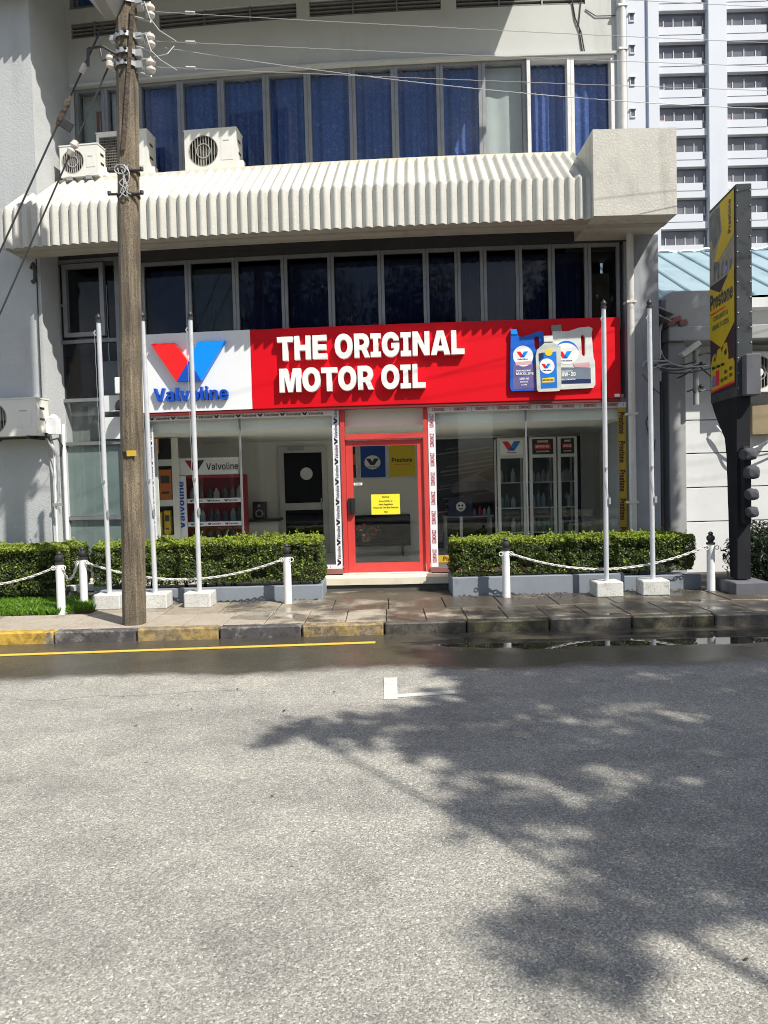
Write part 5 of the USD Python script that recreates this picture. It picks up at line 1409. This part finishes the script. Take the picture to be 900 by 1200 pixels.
for k, x in enumerate((1.62, 1.72, 1.80, 1.88)):
    goods("small_bottle", f"{ORD[k]} small bottle from the left on the side table below the mural", "bottle", "bottles on the side table", x, 13.75, .93, .13 + .03 * (k % 2), .06, "product_pink" if k == 1 else "product_grey")


def cabinet(label, short, x0, x1, y, head, nsh, deep=.38):
    t = thing("display_cabinet", label, "cabinet", ((x0 + x1) / 2, y, .29))
    z0, z1, zh = .29, 2.225, 1.95
    obj("frame", [bx(x0, x0 + .045, y, y + .045, z0, z1), bx(x1 - .045, x1, y, y + .045, z0, z1), bx(x0 + .045, x1 - .045, y, y + .04, z1 - .03, z1), bx(x0 + .045, x1 - .045, y, y + .04, zh - .05, zh), bx(x0 + .045, x1 - .045, y, y + .04, z0, z0 + .08), bx(x0, x0 + .03, y + deep - .03, y + deep, z0, z1), bx(x1 - .03, x1, y + deep - .03, y + deep, z0, z1)], "alu_white", t)
    obj("back", bx(x0 + .03, x1 - .03, y + deep - .012, y + deep - .002, z0, z1), "product_dark", t)
    h_ = obj("header", bx(x0 + .045, x1 - .045, y + .008, y + .02, zh, z1 - .03), "label_white" if head == "white" else "print_black", t)
    cx = (x0 + x1) / 2
    if head == "white":
        for g_, m_ in zip(emblem(.15), ("print_red", "label_blue", "emblem_navy")):
            obj("emblem", ony(ext(g_, .003), cx, y + .007, zh + .07), m_, h_)
        obj("lettering", ony(text("Valvoline", .024, .002, 700, .16, simp=.04, anchor="c"), cx, y + .007, zh + .03), "tape_ink", h_)
    else:
        wd = x1 - x0 - .13
        obj("red_plate", bx(cx - wd * .42, cx + wd * .42, y + .004, y + .0075, zh + .085, zh + .165), "print_red", h_)
        obj("lettering", [ony(text("MOTOR OIL", .03, .002, 800, wd * .75, simp=.04, anchor="c"), cx, y + .0035, zh + .11), ony(text("SIMONIZ", .03, .002, 800, wd * .6, simp=.04, anchor="c"), cx, y + .0075, zh + .19), ony(text("CAR CARE", .022, .002, 600, wd * .7, simp=.04, anchor="c"), cx, y + .0075, zh + .035)], "label_white", h_)
    obj("door_pane", bx(x0 + .045, x1 - .045, y + .012, y + .018, z0 + .08, zh - .05), "pane_clear", t)
    for z in (1.50, 1.09, .69)[:nsh]:
        obj("shelf", bx(x0 + .035, x1 - .035, y + .05, y + deep - .02, z, z + .014), "white_plastic", t)
        shelf_word = {1.50: "top", 1.09: "middle", .69: "bottom"}[z]
        for k in range(4):
            if rg.random() < .2:
                continue
            x = x0 + .09 + k * (x1 - x0 - .16) / 3.2
            m_ = "label_yellow" if (head == "white" and z == 1.50 and k == 3) else ["product_dark", "product_grey", "product_teal", "label_white" if z < .8 else "product_grey"][rg.randrange(4)]
            if m_ == "label_yellow":
                goods("oil_bottle", "yellow bottle on the top shelf of the white-headed glass cabinet", "bottle", None, x, y + .2, z + .014, .20, .11, m_)
            else:
                goods("oil_bottle", f"bottle at {['far left', 'left centre', 'right centre', 'far right'][k]}, {shelf_word} shelf, {short}", "bottle", "bottles in the glass cabinets", x, y + .17 + rg.uniform(0, .05), z + .014, rg.uniform(.15, .27), .075, m_)


cabinet("glass cabinet with white emblem header", "white-headed cabinet", 1.835, 2.29, 12.3, "white", 3)
cabinet("wide glass cabinet with black and red header", "wide red-headed cabinet", 2.345, 2.77, 12.28, "red", 3)
cabinet("narrow glass cabinet with black header", "narrow dark-headed cabinet", 2.795, 3.10, 12.26, "red", 3)

# ------------------------------------------------------------------ neighbouring house on the right
H = thing("neighbour_house", "low white rendered house with blue ribbed metal roof beside the shop", "house", (6, 11.5, 0))
for z0, z1 in ((.05, .851), (.866, 1.363), (1.378, 1.873), (1.888, 2.368), (2.383, 3.47)):
    obj("wall_panel", rbox(4.32, 10, 11.5, 11.62, z0, z1, .004), "house_white", H)
each("wall", [bx(4.32, 10, 11.6, 11.7, .05, 3.5), bx(4.75, 10, 11.42, 11.6, 3.70, 4.16)], "house_white", H)
obj("pilaster", rbox(4.10, 4.345, 11.0, 11.6, .05, 3.46, .012), "house_shade_grey", H)
obj("overhang", [rbox(4.08, 10, 10.92, 11.55, 3.461, 3.66, .012)], "house_shade_grey", H)
pp = Polygon([(4.06, 3.662), (4.06, 4.06), (4.09, 4.13), (4.16, 4.16), (4.72, 4.16), (4.72, 4.06), (4.70, 3.98), (4.70, 3.662)])
obj("parapet", [xf(ony(ext(pp, .26), 0, 11.22, 0))], "house_shade_grey", H)
obj("parapet", [bx(4.725, 10, 11.15, 11.419, 3.95, 4.12)], "house_white", H)
rf = []
zr = lambda y: 4.12 + (y - 11.15) * (5.56 - 4.12) / (14.0 - 11.15)
obj("roof", (np.array([[3.6, 11.15, zr(11.15)], [12, 11.15, zr(11.15)], [12, 14.0, zr(14)], [3.6, 14.0, zr(14)], [3.6, 11.15, zr(11.15) - .03], [12, 11.15, zr(11.15) - .03], [12, 14.0, zr(14) - .03], [3.6, 14.0, zr(14) - .03]]), tri(QB[:, ::-1])), "roof_blue", H, label="pale blue ribbed metal roof")
for k in range(20):
    x = 3.72 + k * .42
    s = .02
    v = np.array([[x - s, 11.14, 0], [x - s * .5, 11.14, .022], [x + s * .5, 11.14, .035], [x + s, 11.14, 0], [x - s, 14.0, 0], [x - s * .5, 14.0, .022], [x + s * .5, 14.0, .035], [x + s, 14.0, 0]])
    v[:, 2] += np.where(v[:, 1] < 12, zr(11.14), zr(14.0)) + .001
    obj("roof_rib", (v, tri([[0, 1, 5, 4], [1, 2, 6, 5], [2, 3, 7, 6], [3, 2, 1, 0]])), "roof_blue", H)
rw = [(3.6 + .1 * k, 14.0, 5.575 + .018 * math.sin(k * 1.7) + .012 * math.sin(k * .6)) for k in range(84)]
obj("ridge_cap", tube(rw, .04, 8), "roof_blue", H)
obj("rear_wall", bx(3.6, 12, 13.9, 14.0, 0, 5.45), "house_white", H)
# narrow gap between the buildings
obj("gap_wall", [bx(3.80, 4.10, 12.0, 12.05, .05, 3.7)], "black_void", H)  # black sheet: the shade of the gap put into its colour
t = thing("gutter_scrap", "bent grey sheet and dark tile ends over the gap between the buildings", "gutter", (3.95, 10.95, 3.6))
each("sheet", [xf(bx(-.02, .30, -.2, .2, 0, .015), roty(.42), (3.84, 11.0, 3.93)), xf(bx(-.02, .30, -.2, .2, -.06, -.045), roty(.5), (3.84, 11.0, 3.9))], "galv", t)
each("tile", [xf(rbox(0, .12, -.1, .1, 0, .07, .01), roty(-.3), (4.06 + .09 * k, 11.0, 3.66 + .05 * (k % 2))) for k in range(3)], "sill_red", t)
t = thing("gap_pipes", "old downpipes standing in the dark gap between shop and house", "pipe", (3.95, 10.95, .1))
obj("pipe", tube([(3.86, 10.98, .1), (3.86, 10.98, 3.9)], .035, 10), "dark_cable", t, smooth=50)
obj("pipe", tube([(3.95, 10.92, 2.9), (3.95, 10.92, 3.6), (3.98, 10.95, 3.68), (4.02, 11.0, 3.72)], .018, 8), "pipe_paint", t, smooth=50)
obj("pipe", tube([(4.0, 11.05, .1), (4.0, 11.05, 3.6)], .03, 10), "dark_cable", t, smooth=50)
obj("pipe", tube([(3.83, 10.65, .12), (3.83, 10.65, .55), (3.87, 10.65, .57), (3.90, 10.65, .5), (3.90, 10.65, .12)], .012, 8), "galv", t, smooth=50)
t = thing("cable_bundle", "tangled black and grey cables strung from the grey column to the lamp post", "cables", (4.0, 10.7, 3.1))
cr = random.Random(12)
for k in range(7):
    z = 3.02 + .03 * k
    a, b, c = (3.70 + .02 * k, 10.50, z + cr.uniform(-.03, .1)), (3.98 + cr.uniform(-.05, .05), 10.72, z - .08 + cr.uniform(-.06, .12)), (4.42 + cr.uniform(-.02, .25), 10.85, 3.10 + cr.uniform(-.05, .06))
    s = np.linspace(0, 1, 14)[:, None]
    q = np.array(a) * (1 - s) ** 2 + 2 * s * (1 - s) * (np.array(b) + [0, 0, -.08]) + s * s * np.array(c)
    obj("cable", tube(q, cr.uniform(.006, .013), 6), "dark_cable" if k % 3 else "grey_cable", t)
each("cable", [tube([(3.56, 10.48, 3.05), (3.57, 10.47, 3.10), (3.60, 10.46, 3.115), (3.9, 10.46, 3.115)], .014, 7), tube([(3.62, 10.46, 3.04), (3.68, 10.45, 3.02), (3.80, 10.46, 3.06), (3.92, 10.5, 3.08)], .012, 7)], "grey_cable", t)
each("cable", [tube([(3.70, 10.50, 2.75), (3.68, 10.50, 2.5), (3.60, 10.50, 2.3), (3.64, 10.5, 2.1), (3.72, 10.50, 2.05), (3.70, 10.5, 1.9), (3.66, 10.5, 1.85)], .008, 6), tube([(3.56, 10.5, 2.95), (3.7, 10.48, 2.75), (3.78, 10.47, 2.68)], .006, 6)], "dark_cable", t)
t = thing("flood_lamp", "grey rectangular flood lamp tilted on a short post by the dark sign", "lamp", (4.42, 10.85, 2.5))
obj("post", tube([(4.44, 10.88, 2.55), (4.44, 10.88, 3.30)], .04, 10), "house_shade_grey", t, smooth=50)
obj("housing", [xf(rbox(-.15, .15, -.09, .09, -.035, .035, .01), roty(-.62), (4.32, 10.80, 3.31))], "pipe_paint", t)
obj("lens", [xf(bx(-.135, .135, -.08, .08, -.045, -.0352), roty(-.62), (4.32, 10.80, 3.31))], "product_dark", t)
each("brace", [tube([(4.44, 10.86, 3.08), (4.25, 10.82, 2.96), (4.15, 10.8, 2.92)], .012, 7), tube([(4.44, 10.86, 3.12), (4.6, 10.9, 3.0), (4.74, 10.95, 2.9)], .012, 7), tube([(4.44, 10.86, 2.72), (4.58, 10.9, 2.76), (4.72, 11.0, 2.76)], .010, 7), tube([(4.44, 10.86, 3.22), (4.58, 10.88, 3.28), (4.7, 10.9, 3.26)], .014, 7), tube([(4.44, 10.86, 2.7), (4.37, 10.84, 2.76), (4.30, 10.84, 2.73)], .010, 7)], "iron_black", t)
each("knob", [xf(trimesh.creation.icosphere(1, .035), None, (4.50, 10.84, 2.80)), xf(trimesh.creation.icosphere(1, .03), None, (4.50, 10.84, 3.12))], "iron_black", t)
t = ac("air conditioner with pale round fan on the white house wall, behind the dark sign", 2.10, -.40, 2.74, .98, .56, .3, fan=(.40, .5), fr=.24, wallmount=True)
obj("fan_hub", onfac(ext(ell(0, 0, .06, .06), .01), 2.10 + .4 * .98, -.391, 3.02), "white_plastic", t)
each("bracket", [fb(2.2, 2.24, -.78, -.40, 2.69, 2.739), fb(2.95, 2.99, -.78, -.40, 2.69, 2.739), fb(2.1, 3.1, -.60, -.56, 2.69, 2.73)], "galv", t)
t = thing("meter_box", "tan meter box under the neighbour's air conditioner", "meter box", (5.6, 11.4, 2.1))
obj("case", rbox(5.42, 5.80, 11.30, 11.499, 2.12, 2.58, .015), "box_tan", t)
obj("knob", bx(5.40, 5.42, 11.36, 11.40, 2.33, 2.37), "iron_black", t)
for k, (lb, q) in enumerate((("pale cable looping across the neighbour's white wall, upper", [(4.95, 11.4, 2.28), (5.1, 11.38, 2.10), (5.3, 11.38, 1.95), (5.5, 11.40, 1.94), (5.8, 11.45, 2.1)]), ("black cable looping below the pale one on the neighbour's wall", [(4.98, 11.4, 2.24), (5.15, 11.38, 2.02), (5.3, 11.36, 1.86), (5.55, 11.40, 1.82), (5.9, 11.45, 1.9)]))):
    s = np.linspace(0, 1, 24); q = np.array(q); kk = np.linspace(0, 1, len(q))
    from scipy.interpolate import CubicSpline
    obj("wall_cable", tube(CubicSpline(kk, q)(s), .013, 6), "white_pvc" if k == 0 else "dark_cable", None, label=lb, cat_="cable")

# ------------------------------------------------------------------ dark advertising totem
T = thing("sign_totem", "tall dark street advertising totem with yellow panel edge-on at the right", "sign", (4.36, 9.5, .12))
TR = rotz(-.085)
T0 = np.array([4.288, 9.30, 0.0])


def tot(m):   # totem built square at the origin (x across 0..0.185, y back 0..1), then turned a little
    v, f, _ = meshkit.arrays(m)
    return v @ TR.T + T0, f


PD = .93
obj("panel", tot(rbox(0, .185, 0, PD, 2.50, 5.02, .008)), "totem_side", T)
obj("panel_face", tot(bx(-.006, -.001, .03, PD - .02, 2.62, 4.98)), "print_maroon", T)
bolts = []
for k in range(14):
    z = 2.6 + k * .18
    for x in (.018, .167):
        bolts.append(tot(xf(trimesh.creation.icosphere(0, .009), None, (x, -.002, z))))
obj("bolts", bolts, "galv", T, kind="stuff")
prof = Polygon([(.02, 2.499), (PD, 2.499), (.78, 2.32), (.46, 2.02), (.40, 1.8), (.36, 1.2), (.30, .28), (.05, .28), (.05, 1.95)])
v, f = ext(prof, .155)
obj("column", tot((np.c_[v[:, 2] + .012, v[:, 0], v[:, 1]], f)), "totem_column", T)
obj("lower_box", tot(rbox(.06, .235, -.12, .20, 2.50, 2.99, .012)), "totem_grey", T)
for x, z, rx, rz in ((.115, 1.78, .085, .095), (.145, 1.56, .085, .105), (.145, 1.30, .075, .085), (.145, 1.09, .07, .08)):
    s = trimesh.creation.icosphere(3, 1.0)
    vv = s.vertices.copy()
    vv = np.sign(vv) * np.abs(vv) ** .6
    vv[:, 2] = np.where(vv[:, 2] < 0, vv[:, 2] * .55, vv[:, 2])
    vv = vv * [rx, .13, rz] + [x, -.01, z] + (meshkit.fbm(vv * 2.3 + z, 3)[:, None] - .5) * .03
    obj("rounded_hood", tot((vv, s.faces)), "hood_grey", T, smooth=True)
obj("hood_stem", tot(rbox(.05, .155, -.03, .06, .95, 1.9, .02)), "totem_column", T)
obj("base_block", rbox(4.18, 4.60, 9.14, 9.70, .05, .265, .012), "totem_grey", T)


def face(poly, m_, d, name="print"):
    """drawing on the left face: x from back (0) to front, y = height"""
    g = Polygon(poly) if not isinstance(poly, (Polygon,)) and not hasattr(poly, "geoms") else poly
    v, f = ext(g.buffer(0), .0015)
    obj(name, tot((np.c_[-.0065 - d - v[:, 2], PD - v[:, 0], v[:, 1]], f)), m_, T)


def fword(s_, x, z, h, m_, d, w, weight=800, up=False, slope=0.0, anchor="l"):
    g = text(s_, h, .0015, weight, w, simp=.03, anchor=anchor)
    v, f = g
    if up:
        v = v @ rotz(math.pi / 2).T
    obj("lettering", tot((np.c_[-.0065 - d - v[:, 2], PD - x - v[:, 0], z + v[:, 1] + slope * v[:, 0]], f)), m_, T)


Wd = PD - .05
face([(.03, 4.02), (Wd + .02, 4.02), (Wd + .02, 4.97), (.03, 4.97)], "print_beige", 0)
face([(.42, 4.97), (.50, 4.60), (.30, 4.42), (.20, 4.30), (.34, 4.26), (.75, 4.40), (Wd + .02, 4.46), (Wd + .02, 4.97)], "print_yellow", .002)
face([(.03, 4.90), (.20, 4.95), (.40, 4.93), (.44, 4.62), (.28, 4.50), (.16, 4.46), (.12, 4.62), (.03, 4.60)], "print_grey", .003)
face([(.20, 4.30), (.36, 4.26), (.26, 4.16), (.17, 4.20)], "print_black", .004)
for k in range(5):
    face([(.18 + .14 * k, 4.05), (.23 + .14 * k, 4.05), (.25 + .14 * k, 4.26 - .02 * k), (.20 + .14 * k, 4.26 - .02 * k)], "print_grey", .004)
face(ell(.60, 4.10, .07, .05), "print_violet", .0045)
fword("Prestone", .80, 4.50, .10, "print_black", .005, .40, up=True)
face([(.03, 4.00), (.42, 3.86), (Wd + .02, 4.12), (Wd + .02, 3.40), (.46, 3.16), (.03, 3.34)], "print_yellow", .0055)
fword("Prestone", .06, 3.70, .20, "print_black", .008, .80, weight=900)
face([(.06, 3.655), (.60, 3.655), (.60, 3.635), (.06, 3.635)], "print_red", .008)
fword("COOLANTS &", .17, 3.54, .062, "print_green", .008, .52, weight=700)
fword("BRAKE FLUIDS", .14, 3.43, .062, "print_green", .008, .58, weight=700)
face([(.05, 2.66), (.05, 2.98), (.12, 3.10), (.22, 3.13), (.25, 3.06), (.30, 3.16), (.42, 3.17), (.46, 3.10), (.52, 3.20), (.64, 3.20), (.68, 3.06), (.68, 2.98), (.84, 2.98), (Wd, 2.93), (Wd, 2.70)], "print_yellow", .002)
face([(.05, 2.63), (Wd + .01, 2.67), (Wd + .01, 2.70), (.05, 2.66)], "print_red", .003)
face([(.10, 2.70), (.22, 2.70), (.22, 2.84), (.10, 2.84)], "print_violet", .004)
face([(.22, 2.70), (.36, 2.71), (.36, 2.90), (.24, 2.90)], "print_red", .004)
for x in (.10, .26, .42):
    fword("Prestone", x, 2.93, .045, "print_black", .005, .13)
for x, z in ((.42, 2.73), (.55, 2.74), (.55, 2.82), (.72, 2.76), (.72, 2.84)):
    fword("DOT 4", x, z, .045, "print_black", .005, .10)
face([(.16, 3.06), (.22, 3.10), (.24, 3.04), (.19, 3.02)], "print_black", .004)
face([(.54, 3.10), (.62, 3.13), (.63, 3.06), (.56, 3.05)], "print_black", .004)

# ------------------------------------------------------------------ white tower far behind
TW = thing("office_tower", "tall white office tower with rows of dark windows behind the house", "tower", (34, 80, 0))
ZT = 56.0
obj("wall", [bx(24.3, 60, 76.2, 96, -1, ZT)], "tower_white", TW)
each("pier", [bx(24.3, 26.02, 75, 76.19, -1, ZT), bx(26.36, 27.38, 75, 76.19, -1, ZT)], "tower_white", TW)
obj("groove", bx(26.021, 26.359, 75.5, 76.19, -1, ZT), "tower_groove", TW)
for x0, x1 in ((32.12, 33.86), (38.35, 40.0), (44.6, 46.3), (51, 52.6)):
    obj("pier", bx(x0, x1, 75, 76.19, -1, ZT), "tower_white", TW)
bays = [(27.38, 32.12), (33.86, 38.35)]
for x0, x1 in bays:
    for k in range(12):
        zt = 45.73 - (k - 2) * 2.945
        if zt > ZT - 1 or zt < 18:
            continue
        zb = zt - 1.50
        rc = x1 - .55
        w = obj("window", [bx(x0, x1, 75.62, 76.19, zb - .02, zb), bx(x0, x1, 75.62, 76.19, zt, zt + .04)], "tower_white", TW)
        obj("pane", bx(x0, x1, 75.82, 75.87, zb, zt), "tower_glass", w)
        nm = 5 if x0 < 30 else 4
        each("post", [bx(x0 + (x1 - x0) * (j + .75) / nm - .04, x0 + (x1 - x0) * (j + .75) / nm + .04, 75.75, 75.84, zb, zt - (.45 if j % 2 else .7)) for j in range(nm - (0 if x0 < 30 else 1))], "tower_post", w)
        if (k * 7 + int(x0)) % 3:
            obj("board", bx(x0 + .1, x0 + .65, 75.72, 75.76, zb + .08, zb + .28), "tower_board", w)
        obj("ledge", bx(x0 + .001, x1 - .001, 75.34, 76.19, zb - 1.40, zb - .742), "tower_white", TW)
        obj("parapet", bx(x0 + .001, rc, 75.30, 76.19, zb - .74, zb - .021), "tower_white", TW)
each("upper_wall", [bx(x0, x1, 75.3, 76.19, -1, 17) for x0, x1 in bays] + [bx(40.01, 60, 75.3, 76.19, -1, ZT)], "tower_white", TW)
for k in range(11):
    z = 45.0 - (k - 2) * 2.98
    if z < 20:
        continue
    w = obj("small_window", [bx(24.55, 25.05, 74.9, 75.0, z - .42, z - .30), bx(24.50, 25.10, 74.8, 75.0, z + .34, z + .46), bx(24.55, 24.62, 74.93, 75, z - .30, z + .34), bx(24.98, 25.05, 74.93, 75, z - .30, z + .34)], "tower_white", TW)
    obj("pane", bx(24.62, 24.98, 74.96, 74.995, z - .30, z + .34), "tower_glass", w)

# ------------------------------------------------------------------ street behind the photographer: a tree whose crown shades the road, plain buildings
SPREAD = Polygon([(-.80, 4.72), (-.70, 4.95), (-.45, 5.21), (-.1, 5.3), (.14, 5.22), (.28, 5.56), (.69, 5.87), (.45, 6.4), (.25, 7.2), (.5, 8.1), (1.0, 8.75), (1.9, 8.5), (2.6, 8.95), (3.6, 8.75), (4.6, 9.0), (6.2, 8.8), (5.6, 3.2), (3.6, 2.3), (2.0, 2.2), (1.43, 2.63), (1.21, 2.68), (1.03, 2.69), (.94, 2.6), (.93, 2.44), (.8, 2.3), (.6, 2.23), (.48, 2.29), (.4, 2.51), (.39, 2.68), (.5, 2.81), (.71, 2.86), (.77, 2.98), (.67, 3.31), (.39, 3.45), (.35, 3.59), (.36, 3.89), (.2, 4.14), (.11, 4.4), (-.09, 4.49), (-.35, 4.63)])
tr = np.random.default_rng(21)
t = thing("street_tree", "leafy street tree beside the photographer whose crown shades the road", "tree", (7.9, -6.6, 0))
c0 = tr.uniform((-1.2, 1.8), (6.3, 9.1), (5200, 2))
ins = shapely.contains_xy(SPREAD, c0[:, 0], c0[:, 1])
c0 = c0[ins]
thin = np.ones(len(c0))
for hx, hy, rx, ry, k in ((.62, 3.12, .30, .22, .15), (1.0, 3.95, .5, .38, .40), (1.12, 2.52, .26, .14, .25), (.15, 4.95, .4, .2, .35), (1.5, 5.1, .5, .25, .5), (2.3, 3.4, .5, .3, .6)):
    thin = np.where(((c0[:, 0] - hx) / rx) ** 2 + ((c0[:, 1] - hy) / ry) ** 2 < 1, k, thin)
thin = np.where(c0[:, 1] > 6.9, .30, thin)
c0 = c0[(tr.uniform(0, 1, len(c0)) < thin)]
edge = shapely.distance(SPREAD.exterior, shapely.points(c0))
c0 = c0[tr.uniform(0, 1, len(c0)) < np.clip(.58 + edge * 1.2, 0, 1)]
g = []
for cx_, cy_ in c0:                      # one leafy twig each
    n_ = int(tr.integers(12, 34)); th = tr.uniform(0, np.pi); L_ = tr.uniform(.12, .3)
    q_ = np.c_[tr.uniform(-1, 1, n_) * L_, tr.normal(0, .055, n_)]
    g.append(np.c_[q_[:, 0] * math.cos(th) - q_[:, 1] * math.sin(th) + cx_, q_[:, 0] * math.sin(th) + q_[:, 1] * math.cos(th) + cy_, np.full(n_, tr.normal(0, .5))])
g = np.vstack(g)
hgt = 8.3 + 1.8 * (meshkit.noise(np.c_[g[:, :2] * .8, np.zeros(len(g))] + 5) - .5) + g[:, 2] + tr.normal(0, .06, len(g))
g = g[:, :2]
cp = np.c_[g[:, 0] + hgt / 1.68, g[:, 1] - hgt / 1.68, hgt]
obj("crown", leaves(0, cp, np.tile([0, 0, 1.0], (len(cp), 1)), .06, 4, .8, .5), "leaf_tree", t)
tk = obj("trunk", tube([(7.9, -6.6, -.1), (7.85, -6.5, 1.8), (7.7, -6.1, 3.6), (7.5, -5.6, 5.4)], [.34, .28, .24, .17], 12), "bark", t, smooth=50)
for k in tr.choice(len(cp), 26, replace=False):
    e = cp[k]; b = np.array([7.5, -5.6, 5.4]); m = (b + e) / 2 + [0, 0, -.35]
    obj("limb", tube([b, m, e], [.07, .04, .012], 6), "bark", t)
for lb, x0, x1, y0, y1, h, fl in (("plain beige two-storey building across the road behind the photographer", -30, 1.6, -30, -19, 6.5, 2), ("plain beige narrow building across the road, further right", 5.2, 17, -32, -19, 7.0, 2), ("plain beige long building across the road at the far right", 20, 60, -34, -19, 9, 3)):
    t = thing("street_building", lb, "building", ((x0 + x1) / 2, (y0 + y1) / 2, 0))
    obj("wall", bx(x0, x1, y0, y1, -.1, h), "far_wall", t)
    obj("cornice", bx(x0 - .2, x1 + .2, y1, y1 + .3, h - .4, h), "house_white", t)
    for f in range(fl if x0 > 18 else 0):
        for k in range(int((x1 - x0) / 2.4)):
            xx = x0 + .9 + 2.4 * k
            w = obj("window", bx(xx - .08, xx + 1.28, y1, y1 + .06, .9 + f * 3.1 - .08, 2.4 + f * 3.1 + .08), "house_white", t)
            obj("pane", bx(xx, xx + 1.2, y1 + .061, y1 + .07, .9 + f * 3.1, 2.4 + f * 3.1), "far_window", w)

# unseen slender tree, made up to shade the grey column and the house's pilaster
t = thing("street_tree", "added slender tree out of view that shades the grey column and the house", "tree", (6.95, 7.6, .1))
k_ = tr.normal(0, 1, (9000, 3)); k_ /= np.linalg.norm(k_, axis=1, keepdims=True)
k_ *= tr.uniform(.1, 1, (9000, 1)) ** .45 * (.8 + .5 * meshkit.noise(k_ * 2.2 + 7)[:, None])
cp2 = k_ * [.45, .45, 3.0] + [7.0, 7.62, 7.2]
cp2 = np.vstack([cp2, k_[:3500] * [.6, .6, .95] + [7.55, 7.85, 9.1]])  # second lobe added to shade the house overhang
k_ = np.vstack([k_, k_[:3500]])
obj("crown", leaves(0, cp2, k_ + [0, 0, .3], .055, 14, .8, .5), "leaf_tree", t)
obj("trunk", tube([(6.95, 8.15, .1), (6.97, 7.9, 2.4), (6.98, 7.66, 4.4), (6.98, 7.62, 7.5)], [.09, .08, .06, .03], 10), "bark", t, smooth=50)

for lb, x, y, h, rad, sd in (("broad dark tree across the road behind the photographer, left", -7.5, -14.0, 12.5, 4.6, 31), ("round dark tree across the road straight behind the photographer", -.6, -15.0, 12.0, 3.6, 32), ("tall dark tree across the road to the right behind the photographer", 8.3, -15.0, 12.5, 3.0, 33)):
    t = thing("street_tree", lb, "tree", (x, y, 0))
    r = np.random.default_rng(sd)
    k_ = r.normal(0, 1, (9000, 3)); k_ /= np.linalg.norm(k_, axis=1, keepdims=True)
    k_ *= r.uniform(.1, 1, (9000, 1)) ** .5 * (.75 + .6 * meshkit.noise(k_ * 2.4 + sd)[:, None])
    obj("crown", leaves(0, k_ * [rad, rad, h * .36] + [x, y, h * .64], k_ + [0, 0, .3], .17, sd, .8, .5), "leaf_tree", t)
    obj("trunk", tube([(x, y, -.1), (x + .1, y, h * .25), (x, y + .1, h * .6)], [.28, .2, .1], 10), "bark", t, smooth=50)
